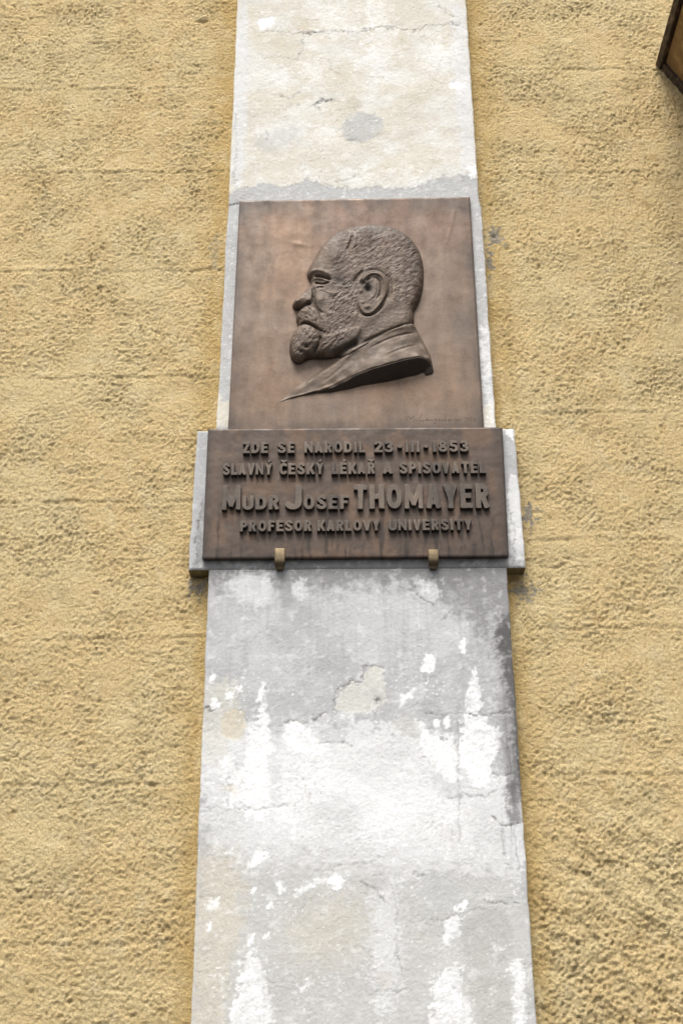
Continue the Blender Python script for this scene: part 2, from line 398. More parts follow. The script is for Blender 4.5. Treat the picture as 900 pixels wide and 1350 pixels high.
# (colour, polygon in photo px, softness px, edge warp px, strength, height mm)
patches = [
    # upper shaft
    (OFF, [(313, 0), (330, 0), (322, 255), (303, 255)], 4, 3, .8, 0),
    (OFF, [(590, 0), (614, 0), (632, 245), (608, 245)], 6, 5, .8, 0),
    (WH, [(480, 0), (505, 0), (520, 60), (515, 100), (495, 103), (478, 80), (485, 40)], 14, 12, .55, .3),
    (WH, [(400, 0), (470, 0), (450, 40), (420, 45), (410, 20)], 12, 9, .5, .2),
    (WH, [(560, 60), (600, 40), (604, 80), (580, 98), (562, 85)], 10, 12, .45, .3),
    (WH, [(355, 95), (375, 88), (386, 100), (378, 108), (360, 108)], 10, 8, .5, 0),
    (WH, [(395, 85), (425, 75), (432, 100), (415, 115), (400, 105)], 10, 8, .5, 0),
    (WH, [(410, 168), (440, 158), (450, 190), (430, 200), (412, 190)], 12, 8, .4, 0),
    (WH, [(338, 25), (350, 22), (363, 24), (362, 33), (352, 36), (345, 42), (339, 33)], 1.2, 1.5, 1, -.8),
    (WH, [(590, 108), (600, 105), (613, 112), (606, 118), (592, 115)], 1.2, 1.5, 1, -.8),
    (CR2, [(392, 36), (412, 33), (418, 41), (405, 47), (394, 43)], 2, 2, .5, .6),
    (GRY, [(450, 160), (475, 147), (500, 152), (508, 168), (490, 184), (465, 190), (452, 178)], 2.5, 4, .8, -.7),
    (GRY, [(330, 180), (350, 178), (385, 165), (400, 172), (380, 195), (345, 202)], 3, 4, .42, -.4),
    (WH, [(420, 255), (460, 232), (500, 245), (560, 250), (575, 236), (520, 225), (440, 222), (400, 235)], 8, 9, .4, .3),
    (GRY, [(300, 252), (330, 248), (350, 240), (378, 250), (400, 236), (430, 242), (455, 250), (500, 246), (540, 250), (565, 238), (600, 232), (628, 232), (660, 270), (690, 300), (700, 566), (240, 566), (280, 300)], 1.5, 3.5, .95, -1.0),
    (WH, [(612, 222), (629, 215), (631, 231), (620, 236)], 1.5, 2, .9, .5),
    ((.62, .62, .60), [(637, 290), (650, 290), (655, 420), (645, 520), (640, 420)], 4, 3, .6, 0),
    (WH, [(632, 425), (645, 428), (650, 470), (655, 565), (640, 565)], 3, 3, .6, 0),
    # block behind the inscription
    (MG, [(240, 560), (700, 560), (700, 752), (240, 752)], 1, 0, 1, 0),
    ((.40, .405, .41), [(255, 566), (275, 566), (268, 750), (246, 750)], 2, 1, .6, 0),
    (DG, [(268, 690), (272, 640), (262, 700), (258, 752), (300, 752), (300, 738), (266, 738)], 3, 3, .6, -1.0),
    ((.62, .62, .61), [(675, 620), (690, 640), (694, 752), (678, 752), (678, 730), (668, 700), (668, 640)], 1.5, 1.5, 1, 1.0),
    (WH, [(661, 566), (678, 566), (680, 582), (668, 576)], 1.5, 1.5, .9, .5),
    # lower shaft
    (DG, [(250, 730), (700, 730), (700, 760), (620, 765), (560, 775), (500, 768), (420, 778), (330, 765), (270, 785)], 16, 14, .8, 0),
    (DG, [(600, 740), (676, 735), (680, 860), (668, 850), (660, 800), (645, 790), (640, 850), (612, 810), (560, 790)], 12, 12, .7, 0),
    ((.30, .30, .30), [(590, 770), (612, 785), (608, 820), (590, 810)], 4, 5, .7, 0),
    ((.60, .60, .60), [(545, 765), (565, 762), (578, 778), (575, 796), (560, 790)], 4, 4, .8, .4),
    ((.62, .62, .62), [(300, 760), (330, 748), (360, 762), (365, 785), (340, 800), (305, 790)], 8, 7, .7, 0),
    ((.62, .62, .62), [(385, 768), (400, 762), (408, 775), (400, 795), (388, 785)], 4, 4, .7, 0),
    ((.28, .28, .28), [(358, 752), (385, 750), (385, 800), (372, 800)], 6, 5, .6, 0),
    ((.52, .52, .515), [(420, 780), (560, 775), (600, 800), (620, 850), (560, 870), (430, 850)], 20, 14, .6, 0),
    ((.50, .50, .495), [(290, 800), (330, 800), (330, 880), (280, 880)], 14, 10, .5, 0),
    # big off-white lower field
    (OFF, [(262, 940), (290, 960), (330, 948), (345, 955), (372, 950), (395, 948), (420, 955), (470, 945), (520, 960), (555, 955), (575, 965), (640, 1000), (692, 1050), (705, 1160), (600, 1150), (520, 1170), (420, 1135), (330, 1160), (262, 1090)], 12, 16, .95, .5),
    ((.74, .74, .73), [(330, 1010), (430, 985), (520, 1000), (620, 1060), (640, 1100), (500, 1110), (350, 1090)], 22, 16, .7, 0),
    (BG, [(255, 1120), (330, 1140), (420, 1120), (500, 1150), (600, 1140), (706, 1150), (730, 1400), (240, 1400)], 34, 22, .75, 0),
    (CR2, [(258, 1110), (300, 1115), (322, 1150), (318, 1230), (300, 1290), (290, 1400), (245, 1400)], 14, 10, .48, 0),
    (CR, [(268, 905), (310, 890), (318, 930), (300, 1000), (270, 1010), (266, 960)], 6, 6, .6, -.3),
    (CR2, [(296, 938), (310, 932), (324, 940), (326, 960), (315, 975), (298, 975), (288, 960)], 1.5, 2.5, .65, -.9),
    (CR2, [(289, 1035), (308, 1032), (314, 1040), (311, 1050), (300, 1042)], 1.5, 2, .6, -.4),
    ((.56, .55, .50), [(448, 912), (462, 897), (478, 899), (480, 881), (505, 881), (507, 900), (510, 925), (495, 936), (470, 940), (446, 938), (438, 930)], 1.4, 3, .85, -1.2),
    ((.62, .62, .62), [(465, 898), (479, 880), (480, 902), (470, 903)], 1, 1, .5, 0),
    (CR2, [(400, 1190), (470, 1175), (490, 1200), (480, 1260), (400, 1280), (370, 1240)], 26, 14, .3, 0),
    (WH, [(275, 930), (285, 915), (292, 930), (282, 940)], 1.2, 2, .9, .4), (WH, [(297, 912), (309, 910), (308, 925), (300, 925)], 1.2, 2, .9, .4),
    (WH, [(276, 890), (283, 892), (281, 905), (276, 903)], 1.2, 2, .9, .4), (WH, [(313, 900), (320, 903), (318, 912), (311, 908)], 1.2, 2, .9, .4),
    (WH, [(343, 905), (351, 898), (352, 930), (357, 960), (345, 965), (340, 935)], 1.5, 3, .95, .5),
    (WH, [(330, 955), (345, 948), (357, 955), (358, 985), (350, 1020), (358, 1070), (330, 1085), (320, 1060), (312, 1040), (322, 1000), (328, 980)], 3, 4, .95, .6),
    (WH, [(372, 962), (385, 950), (400, 955), (415, 975), (440, 990), (410, 1000), (380, 990), (372, 975)], 2.5, 3, .95, .6),
    (WH, [(290, 1000), (306, 990), (312, 1030), (318, 1070), (310, 1075), (300, 1040)], 3, 4, .8, .3),
    (WH, [(556, 870), (572, 860), (575, 880), (565, 890), (556, 885)], 1.5, 2.5, .95, .5),
    (WH, [(607, 842), (613, 842), (616, 852), (612, 868), (606, 855)], 1, 1.5, 1, .5),
    (WH, [(620, 885), (627, 880), (632, 905), (635, 940), (614, 945), (613, 925)], 1.2, 2, 1, .5),
    (WH, [(610, 945), (635, 943), (650, 955), (664, 968), (655, 985), (648, 1010), (645, 1040), (625, 1035), (612, 1020), (605, 1000), (608, 970)], 1.5, 3, 1, .7),
    (WH, [(664, 965), (672, 975), (673, 983), (666, 980)], 1, 1.5, 1, .4),
    (WH, [(545, 940), (560, 955), (570, 970), (595, 972), (600, 1000), (606, 1030), (590, 1035), (570, 1010), (556, 985)], 2.5, 4, .95, .5),
    (WH, [(525, 920), (540, 908), (545, 915), (535, 930), (524, 935)], 2, 3, .8, .3), (WH, [(571, 948), (580, 950), (580, 960), (571, 957)], 1, 1, .9, .4), (WH, [(585, 945), (592, 947), (592, 960), (585, 958)], 1, 1, .9, .4),
    (BG, [(515, 945), (545, 940), (560, 975), (545, 977), (518, 962)], 2, 3, .8, -.4),
    (GRY, [(420, 945), (452, 945), (462, 978), (450, 983), (420, 975)], 2, 3, .45, -.5),
    (GRY, [(348, 905), (380, 895), (420, 905), (432, 930), (415, 945), (380, 948), (365, 960), (352, 950)], 5, 5, .55, -.2),
    ((.47, .47, .48), [(358, 950), (370, 950), (372, 970), (362, 975)], 2, 3, .8, 0),
    (WH, [(340, 1118), (350, 1122), (346, 1138), (334, 1142), (326, 1133)], 3, 3, .95, .3),
    (WH, [(430, 1155), (445, 1152), (458, 1160), (448, 1172), (434, 1168)], 2.5, 3, .95, .4),
    (WH, [(380, 1178), (405, 1165), (428, 1158), (432, 1164), (408, 1172), (390, 1185)], 2, 3, .85, .3), (WH, [(362, 1165), (375, 1160), (376, 1178), (368, 1180)], 1.5, 2.5, .85, .3),
    (WH, [(330, 1170), (338, 1170), (336, 1180), (331, 1178)], 1, 1.5, .9, .3), (WH, [(352, 1192), (360, 1190), (359, 1195), (350, 1196)], 1, 1.5, .9, .3),
    (WH, [(345, 1232), (356, 1228), (357, 1238), (346, 1237)], 1.2, 2, .9, .3), (WH, [(272, 1218), (281, 1215), (280, 1228), (272, 1229)], 2, 2, .9, .3),
    (WH, [(328, 1235), (334, 1232), (336, 1245), (328, 1246)], 1.5, 2, .9, .3), (WH, [(274, 1185), (290, 1182), (286, 1196), (276, 1200)], 3, 3, .7, .2),
    (WH, [(318, 1265), (332, 1248), (342, 1262), (348, 1290), (360, 1330), (362, 1400), (300, 1400), (305, 1330), (318, 1290)], 4, 5, .85, .4),
    (WH, [(390, 1300), (405, 1290), (408, 1305), (396, 1312)], 4, 4, .6, .2),
    (WH, [(596, 1192), (612, 1185), (620, 1195), (606, 1205)], 1.5, 2.5, .9, .3), (WH, [(585, 1212), (605, 1205), (602, 1235), (590, 1248), (584, 1238)], 2, 3, .9, .3),
    (WH, [(570, 1285), (610, 1268), (612, 1285), (598, 1300), (620, 1320), (630, 1400), (560, 1400), (572, 1320)], 3, 5, .85, .4),
    (WH, [(668, 1275), (685, 1260), (693, 1290), (690, 1400), (672, 1400), (680, 1310)], 3, 3, .85, .4),
    (OFF, [(485, 1180), (500, 1165), (520, 1150), (530, 1250), (520, 1340), (492, 1330), (490, 1240)], 10, 9, .8, .2),
    ((.42, .41, .39), [(618, 1210), (650, 1195), (676, 1215), (680, 1265), (640, 1278), (612, 1270), (608, 1235)], 3, 4, .7, -.5),
    ((.43, .42, .39), [(600, 1300), (640, 1283), (678, 1295), (675, 1350), (640, 1400), (630, 1320)], 3, 4, .7, -.5),
    ((.44, .43, .42), [(470, 1145), (508, 1140), (512, 1165), (500, 1180), (474, 1168)], 4, 5, .6, -.4),
    ((.50, .49, .45), [(540, 1232), (570, 1225), (572, 1250), (550, 1245)], 3, 4, .5, -.4), ((.54, .5, .45), [(492, 1280), (515, 1278), (518, 1305), (500, 1305)], 3, 4, .5, -.4),
    ((.45, .45, .44), [(550, 1160), (590, 1150), (610, 1180), (590, 1205), (560, 1200)], 6, 6, .6, 0),
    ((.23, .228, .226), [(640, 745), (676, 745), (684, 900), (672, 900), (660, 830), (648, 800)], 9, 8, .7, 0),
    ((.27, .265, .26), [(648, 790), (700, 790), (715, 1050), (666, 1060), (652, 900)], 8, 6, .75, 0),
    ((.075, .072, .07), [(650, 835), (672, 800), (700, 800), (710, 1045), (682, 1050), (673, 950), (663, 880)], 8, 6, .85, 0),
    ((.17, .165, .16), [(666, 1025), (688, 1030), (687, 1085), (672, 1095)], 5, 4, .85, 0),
    ((.48, .48, .48), [(560, 1010), (606, 1040), (612, 1060), (590, 1062)], 5, 6, .5, 0),
    ((.55, .55, .55), [(355, 985), (368, 980), (372, 1060), (358, 1062)], 4, 6, .6, 0), ((.55, .55, .54), [(400, 1060), (470, 1050), (480, 1100), (420, 1120)], 14, 12, .55, 0),
    ((.58, .58, .57), [(440, 990), (520, 1000), (530, 1040), (450, 1030)], 16, 12, .5, 0), ((.56, .56, .55), [(610, 1060), (660, 1055), (680, 1120), (620, 1140)], 14, 12, .55, 0),
    ((.56, .56, .54), [(262, 1070), (320, 1065), (325, 1110), (270, 1130)], 10, 9, .6, 0), ((.60, .60, .59), [(520, 1090), (600, 1085), (640, 1130), (540, 1150)], 16, 14, .6, 0),
]
cracks = [  # (polyline px, width px, strength)
    ([(380, 43), (420, 42), (470, 42), (500, 36), (545, 40), (570, 33), (605, 31)], .9, .45),
    ([(398, 45), (408, 45), (417, 41)], 1.4, .7), ([(340, 40), (375, 43)], .8, .4),
    ([(399, 50), (399, 65), (393, 76), (386, 79)], .8, .4), ([(325, 76), (360, 73), (386, 79)], .7, .25),
    ([(370, 125), (382, 131), (395, 122)], .9, .4), ([(415, 140), (424, 131), (437, 133)], 1.4, .65), ([(432, 80), (440, 95), (455, 105)], .7, .3),
    ([(360, 150), (400, 135), (430, 150), (480, 140)], .7, .25), ([(345, 42), (338, 50)], .8, .3), ([(575, 4), (590, 18), (604, 25)], .8, .35),
    ([(570, 104), (580, 112), (598, 108)], .8, .3), ([(505, 175), (480, 188), (455, 182)], .8, .35), ([(350, 172), (352, 185)], .8, .35),
    ([(310, 150), (312, 200), (308, 245)], .7, .3), ([(440, 240), (470, 232), (480, 238)], .9, .35),
    ([(301, 269), (308, 270), (315, 268)], 1.8, .9),
    ([(266, 660), (262, 690), (257, 720), (262, 735)], 1.4, .7), ([(668, 660), (676, 690), (678, 730)], 1.0, .45),
    ([(540, 778), (556, 788), (572, 797)], 1.2, .55), ([(582, 818), (592, 806)], 1.2, .55), ([(600, 795), (606, 780)], .8, .4), ([(628, 800), (637, 822), (643, 870)], .9, .35),
    ([(562, 940), (590, 943), (620, 942), (656, 942), (684, 938)], 1.0, .5), ([(650, 1018), (664, 1024), (672, 1021), (686, 1022)], 1.0, .6),
    ([(590, 1055), (615, 1048), (640, 1052), (655, 1040)], 1.2, .35), ([(648, 1079), (660, 1089), (680, 1087), (688, 1080)], 1.4, .65), ([(660, 1089), (664, 1130)], 1.0, .35), ([(676, 1090), (684, 1145)], 1.0, .4),
    ([(603, 930), (604, 990), (604, 1055), (606, 1110)], 1.0, .3),
    ([(438, 935), (442, 912), (455, 905), (462, 897), (478, 899), (479, 880), (504, 881)], 1.0, .55),
    ([(270, 933), (278, 936), (288, 934)], 1.6, .7), ([(374, 953), (385, 950), (400, 953), (415, 948), (430, 940)], 1.0, .5), ([(345, 925), (350, 915), (352, 903)], .9, .4),
    ([(265, 1064), (300, 1067), (345, 1066), (390, 1060)], 1.0, .35), ([(420, 980), (440, 978), (462, 982)], 1.0, .4),
    ([(415, 1150), (440, 1143), (480, 1140), (508, 1128)], .9, .3), ([(515, 1165), (522, 1200), (524, 1260), (530, 1280)], .9, .3),
    ([(470, 1160), (490, 1170), (500, 1178), (508, 1190)], 1.0, .45), ([(545, 1150), (555, 1155), (570, 1153)], 1.0, .35), ([(555, 1215), (590, 1210), (640, 1196)], .9, .35), ([(640, 1188), (670, 1192), (686, 1191)], 1.0, .45),
    ([(485, 1308), (540, 1306)], .9, .35), ([(260, 1182), (290, 1180)], .9, .35), ([(693, 1275), (699, 1272), (701, 1282)], 1.0, .5), ([(558, 775), (550, 772)], 1, .4),
    ([(300, 1020), (303, 1060)], 1.0, .3), ([(560, 895), (575, 893), (600, 860)], .7, .2), ([(666, 1060), (690, 1056)], .8, .3),
]
patches = [(a, smooth_poly(b, 2), c, d, e, f) for a, b, c, d, e, f in patches]
_pc = {}
def plaster_eval(X, Z):
    key = (X.shape, float(X[0, 0]), float(Z[0, 0]))
    if key in _pc: return _pc[key]
    px, py = PX(X, PY, Z)
    x, z = X * 1000, Z * 1000
    n1 = fbm(x / 26, z / 26, 4, 101, 0.62); n2 = fbm(x / 26, z / 26, 4, 131, 0.62)
    nf = fbm(x / 9, z / 9, 3, 151, 0.6); nh = fbm(x / 13, z / 13, 3, 157, 0.6)
    base = np.empty(X.shape + (3,)); base[:] = (0.585, 0.55, 0.47)
    base = lerp(base, (0.64, 0.625, 0.575), sm(fbm(x / 150, z / 120, 4, 161), -0.3, 0.55))
    base = lerp(base, (0.52, 0.46, 0.36), 0.45 * sm(fbm(x / 110, z / 80, 4, 171), 0.0, 0.8))
    low = np.empty_like(base); low[:] = (0.40, 0.40, 0.397)
    low = lerp(low, (0.47, 0.47, 0.465), sm(fbm(x / 90, z / 110, 4, 181), -0.4, 0.6))
    mk = sm(py, 560, 566)
    col = base * (1 - mk[..., None]) + low * mk[..., None]
    h = np.zeros_like(X)
    for (cc, P, soft, wp, stg, hh) in patches:
        x0, y0 = P.min(0) - 45; x1, y1 = P.max(0) + 45
        bb = (px > x0) & (px < x1) & (py > y0) & (py < y1)
        if not bb.any(): continue
        a = px[bb]; b = py[bb]
        k2 = 1.5 if cc is WH else 1.0
        sd = poly_sd(a + (n1[bb] * wp + nh[bb] * min(wp, 2.5)) * k2, b + (n2[bb] * wp - nh[bb] * min(wp, 2.0)) * k2, P)
        m = sm(sd + nf[bb] * min(soft, 6) * 0.9, -soft, soft) * stg
        if cc is WH and (x1 - x0) * (y1 - y0) > 12500: m = m * (0.62 + 0.38 * sm(n1[bb] + nh[bb] * .6, -.45, .35)); m = m * (1 - 0.75 * sm(np.abs(n2[bb]) , .16, .0) * sm(nh[bb], -.1, .3))
        sub = col[bb]; col[bb] = sub * (1 - m[:, None]) + np.array(cc) * m[:, None]
        h[bb] = h[bb] * (1 - m) + hh * m
    for (L, wd, stg) in cracks:
        L = np.asarray(L, float)
        x0, y0 = L.min(0) - 12; x1, y1 = L.max(0) + 12
        bb = (px > x0) & (px < x1) & (py > y0) & (py < y1)
        if not bb.any(): continue
        d = seg_dist(px[bb] + n1[bb] * 3.5 + nf[bb] * 1.0, py[bb] + n2[bb] * 3.5 + nf[bb] * 1.0, L, False)
        m = np.exp(-(d / (wd * 1.05)) ** 2) * min(1, stg * 1.45) * np.clip(1.1 + 0.9 * n1[bb], 0.3, 1)
        sub = col[bb]; col[bb] = sub * (1 - m[:, None]) + np.array((0.16, 0.155, 0.145)) * m[:, None]
        h[bb] -= m * 1.6
    # old drill hole in the bare patch
    d = np.hypot(px - 498 + nf * 2, (py - 924) * .8 + nf * 2)
    m = sm(d, 9, 4); col = lerp(col, (0.33, 0.32, 0.31), m * 0.7 * sm(nf, -.5, .4))
    m = sm(d, 4.5, 2) ; col = lerp(col, (0.09, 0.09, 0.09), m * 0.6 * sm(n2 + nf, -.4, .6)); h -= m * 4
    # fine map of flaking limewash
    fl = np.abs(fbm(x / 34, z / 24, 4, 191, 0.6)); reg = sm(fbm(x / 120, z / 120, 3, 201), -0.15, 0.4)
    m = (1 - sm(fl, 0.0, 0.05)) * reg * 0.42
    col = lerp(col, (0.30, 0.28, 0.25), m); h -= m * 2
    chip = fbm(x / 11, z / 9, 3, 241, 0.65) + 0.55 * fbm(x / 80, z / 70, 3, 251)
    cz = sm(py, 840, 900) * (1 - sm(px, 640, 665) * (1 - sm(py, 1060, 1100))); cz = np.where(py < 560, 1, cz)
    m = sm(chip, 0.90, 1.0) * cz; col = lerp(col, (0.78, 0.78, 0.765), m * 0.65); h += m * 0.4
    m = sm(-chip, 0.86, 0.93) * cz; col = lerp(col, (0.42, 0.41, 0.375), m * 0.4); h -= m * 0.5
    stk = sm(fbm(x / 12, z / 260, 4, 261), 0.05, 0.6) * sm(py, 740, 760) * (1 - sm(py, 820, 980))
    col = lerp(col, (0.26, 0.258, 0.252), 0.2 * stk)
    stk = sm(fbm(x / 10, z / 300, 4, 271), 0.0, 0.6) * sm(px, 655, 676) * sm(py, 780, 840) * (1 - sm(py, 1040, 1180))
    col = lerp(col, (0.10, 0.097, 0.092), 0.6 * stk)
    m = sm(fbm(x / 30, z / 30, 4, 211, 0.65), 0.3, 0.9) * 0.25
    col = lerp(col, (0.80, 0.80, 0.78), m)
    col *= (1 + 0.05 * nf)[..., None]
    h = h + fbm(x / 150, z / 150, 3, 221) * 1.6 + nf * 0.35 + n1 * 0.3 + fbm(x / 7, z / 7, 2, 231) * 0.10
    _pc[key] = (h / 1000, np.clip(col, 0.02, 0.9))
    return _pc[key]
pl_disp = lambda X, Z: plaster_eval(X, Z)[0]
pl_col = lambda X, Z: plaster_eval(X, Z)[1]

def zline(py): return float(U(470, py, PY)[1])
def xat(px, py): return float(U(px, py, PY)[0])
Z_SH0, Z_SH1 = zline(749.5), zline(566.5)
def strip(name, edges, z0, z1, step, yf=PY):
    """edges: list of (z, xl, xr) from low to high"""
    nv = max(2, int((z1 - z0) / step) + 1)
    z = np.linspace(z0, z1, nv)
    e = sorted(edges)
    xl = np.interp(z, [a[0] for a in e], [a[1] for a in e]); xr = np.interp(z, [a[0] for a in e], [a[2] for a in e])
    nu = int((xr - xl).max() / step) + 1
    wob = fbm(z * 1000 / 70, z * 0 + 3, 4, 5) * 0.0016; wob2 = fbm(z * 1000 / 70, z * 0 + 9, 4, 8) * 0.0016
    u = np.linspace(0, 1, nu)[None, :]
    X = (xl + wob)[:, None] * (1 - u) + (xr + wob2)[:, None] * u
    Zg = np.repeat(z[:, None], nu, 1)
    return X, Zg
def ed(py, pl, pr): return (zline(py), xat(pl, py), xat(pr, py))
lo_e = [ed(1350, 251.5, 706.5), ed(760, 274.8, 668.3), (0.0, xat(251.5, 1350), xat(706.5, 1350))]
X, Z = strip('p', lo_e, 1.85, Z_SH0, 0.0027)
o = sheet('pilaster_shaft', X, Z, PY, WY + 0.03, M_PLAS, None, pl_disp, pl_col, 0.003); adopt(o, facade)
X, Z = strip('p', lo_e, 0.0, 1.85, 0.03)
o = sheet('pilaster_foot', X, Z, PY, WY + 0.03, M_PLAS, None, None, pl_col, 0.003); adopt(o, facade)
X, Z = strip('p', [ed(749.5, 248.3, 692.5), ed(566.5, 260, 677.5)], Z_SH0, Z_SH1, 0.0035)
o = sheet('plaster_block', X, Z, PY, WY + 0.03, M_PLAS, None, pl_disp, pl_col, 0.003, (0.17, 0.135, 0.06)); adopt(o, facade)
up_e = [ed(566.5, 285.5, 653.5), ed(275, 300.3, 634), ed(262, 301.8, 631), ed(0, 313, 613.5)]
top = up_e[-1]; b = up_e[-2]
k = (9.0 - top[0]) / (top[0] - b[0])
up_e.append((9.0, top[1], top[2]))
X, Z = strip('p', up_e, Z_SH1, 5.15, 0.0030)
o = sheet('pilaster_shaft', X, Z, PY, WY + 0.03, M_PLAS, None, pl_disp, pl_col, 0.003); adopt(o, facade)
X, Z = strip('p', up_e, 5.15, 9.0, 0.03)
o = sheet('pilaster_shaft', X, Z, PY, WY + 0.03, M_PLAS, None, None, pl_col, 0.003); adopt(o, facade)

# ------------------------------------------------------------------ corbel at the top right
M_OCH, n, p = mat_new('ochre_paint', 0.8)
n.links.new(ramp(n, noise(n, coords(n), 14, 6, 0.65), [(0.3, (0.14, 0.08, 0.03)), (0.5, (0.22, 0.13, 0.045)), (0.7, (0.40, 0.26, 0.09))]), p.inputs['Base Color'])
bump(n, p, noise(n, coords(n), 120, 5, 0.6), 0.3, 0.003)
M_RUST, n, p = mat_new('dark_rusty_trim', 0.75)
n.links.new(ramp(n, noise(n, coords(n, (1, .35, 1)), 60, 6, 0.75), [(0.35, (0.015, 0.011, 0.009)), (0.52, (0.06, 0.036, 0.020)), (0.68, (0.22, 0.15, 0.085))]), p.inputs['Base Color'])
bump(n, p, noise(n, coords(n), 90, 5, 0.6), 0.6, 0.006)
ax, az = map(float, U(863, 86, WY)); bx, bz = map(float, U(905, 133, WY))
dx, dz = bx - ax, bz - az; L = math.hypot(dx, dz); dx /= L; dz /= L
nx_, nz_ = -dz, dx                       # perpendicular, up-right
if nz_ < 0: nx_, nz_ = -nx_, -nz_
def cp(s, t): return (ax + dx * s + nx_ * t, az + dz * s + nz_ * t)
corb = empty('corbel', (ax, WY, az), 'ochre sloping corbel with dark rusty edges jutting from the wall at the top right corner', 'corbel')
OUT = WY - 0.62
adopt(prism('soffit_panel', [cp(0.030, 0.012), cp(1.1, 0.012), cp(1.1, 0.15), cp(0.05, 0.15)], OUT + 0.03, WY - 0.032, 'y', M_OCH), corb)
adopt(prism('edge_trim', [cp(0, 0), cp(0.022, 0.0), cp(0.022, 0.05), cp(0.048, 0.155), cp(0.02, 0.155)], OUT, WY + 0.02, 'y', M_RUST), corb)
adopt(prism('wall_trim', [cp(0.030, 0.003), cp(1.1, 0.003), cp(1.1, 0.15), cp(0.05, 0.15)], WY - 0.030, WY + 0.02, 'y', M_RUST), corb)
adopt(prism('front_trim', [cp(0.030, 0.0), cp(1.1, 0.0), cp(1.1, 0.15), cp(0.05, 0.15)], OUT, OUT + 0.028, 'y', M_RUST), corb)

# ------------------------------------------------------------------ portrait plaque
pcx, pcz = map(float, U(469, 565, Y_POR))
por = empty('portrait_plaque', (pcx, PY, pcz), 'brown bronze relief plaque of a bearded man in left profile above the inscription', 'plaque')
por_q = [(300.5, 568), (637.8, 568), (619.2, 259.3), (315.7, 264.6)]
def blob(x, y, cx, cy, sx, sy=None, ang=0):
    sy = sy or sx; c, s = math.cos(math.radians(ang)), math.sin(math.radians(ang))
    a = (x - cx) * c + (y - cy) * s; b = -(x - cx) * s + (y - cy) * c
    return np.exp(-(a / sx) ** 2 - (b / sy) ** 2)
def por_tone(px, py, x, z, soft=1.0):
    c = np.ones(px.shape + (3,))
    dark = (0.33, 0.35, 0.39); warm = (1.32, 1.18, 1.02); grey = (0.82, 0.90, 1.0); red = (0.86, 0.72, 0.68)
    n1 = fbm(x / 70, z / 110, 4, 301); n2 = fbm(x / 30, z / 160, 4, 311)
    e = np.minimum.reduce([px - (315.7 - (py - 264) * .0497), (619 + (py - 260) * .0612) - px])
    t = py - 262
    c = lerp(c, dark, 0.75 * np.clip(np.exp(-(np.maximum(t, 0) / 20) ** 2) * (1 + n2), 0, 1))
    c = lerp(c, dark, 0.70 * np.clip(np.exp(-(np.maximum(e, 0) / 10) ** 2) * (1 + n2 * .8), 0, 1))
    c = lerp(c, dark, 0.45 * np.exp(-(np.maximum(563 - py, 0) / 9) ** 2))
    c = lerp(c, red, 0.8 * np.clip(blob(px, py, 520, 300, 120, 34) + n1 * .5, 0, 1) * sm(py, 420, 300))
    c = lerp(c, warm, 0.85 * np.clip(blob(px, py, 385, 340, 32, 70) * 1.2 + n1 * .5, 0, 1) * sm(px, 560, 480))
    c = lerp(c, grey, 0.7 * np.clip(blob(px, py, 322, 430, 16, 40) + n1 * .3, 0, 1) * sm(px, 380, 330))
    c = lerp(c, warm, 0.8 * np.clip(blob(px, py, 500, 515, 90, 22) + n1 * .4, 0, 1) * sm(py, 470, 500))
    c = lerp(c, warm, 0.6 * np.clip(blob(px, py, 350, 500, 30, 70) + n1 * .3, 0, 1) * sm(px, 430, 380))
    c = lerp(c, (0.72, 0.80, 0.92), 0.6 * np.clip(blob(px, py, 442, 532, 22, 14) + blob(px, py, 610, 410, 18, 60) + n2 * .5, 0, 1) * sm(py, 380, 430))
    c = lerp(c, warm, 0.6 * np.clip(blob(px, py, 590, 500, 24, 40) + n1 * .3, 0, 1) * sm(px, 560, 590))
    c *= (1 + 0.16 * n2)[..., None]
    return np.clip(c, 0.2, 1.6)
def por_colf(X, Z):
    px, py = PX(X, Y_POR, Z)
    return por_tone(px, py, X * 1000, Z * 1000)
def por_disp(X, Z):
    px, py = PX(X, Y_POR, Z); x, z = X * 1000, Z * 1000
    h = fbm(x / 130, z / 130, 2, 321) * 1.1 + fbm(x / 20, z / 20, 2, 331) * 0.08
    h += 1.5 * blob(px, py, 395, 322, 9, 3, 10) + 0.6 * np.exp(-(seg_dist(px, py, [(598, 280), (594, 300), (588, 320)], False) / 2.2) ** 2)
    return h / 1000
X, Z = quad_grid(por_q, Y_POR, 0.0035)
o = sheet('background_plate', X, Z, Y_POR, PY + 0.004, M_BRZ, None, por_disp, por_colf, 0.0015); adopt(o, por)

# ---- relief head as a height field (mm) on the plate
def PL(pts, h):
    """photo px on the relief at height h mm -> mm on the plate"""
    a = np.asarray(pts, float)
    x, z = U(a[:, 0], a[:, 1], Y_POR - h / 1000.0)
    return np.stack([x * 1000, z * 1000], -1)
def HP(pts): return [(360 + a / 3.75, 280 + b / 3.75) for a, b in pts]
sil = HP([(480, 68), (430, 72), (360, 85), (300, 112), (255, 150), (225, 190), (205, 230), (185, 262), (170, 288), (165, 312), (177, 332), (188, 350), (178, 375), (150, 400),
          (120, 425), (97, 447), (94, 463), (103, 478), (135, 481), (140, 488), (120, 503), (113, 522), (117, 545), (128, 560), (112, 580), (90, 618), (80, 660), (82, 700),
          (93, 732), (115, 748), (140, 747), (160, 728), (200, 722), (280, 722), (330, 712), (380, 760), (520, 720), (640, 640), (690, 560), (697, 530), (692, 492), (712, 462),
          (734, 405), (743, 330), (740, 250), (722, 190), (690, 145), (650, 110), (600, 85), (540, 70)])
sil_mm = smooth_poly(PL(sil, 4), 2)
G = 0.9
gx = np.arange(sil_mm[:, 0].min() - 45, sil_mm[:, 0].max() + 50, G)
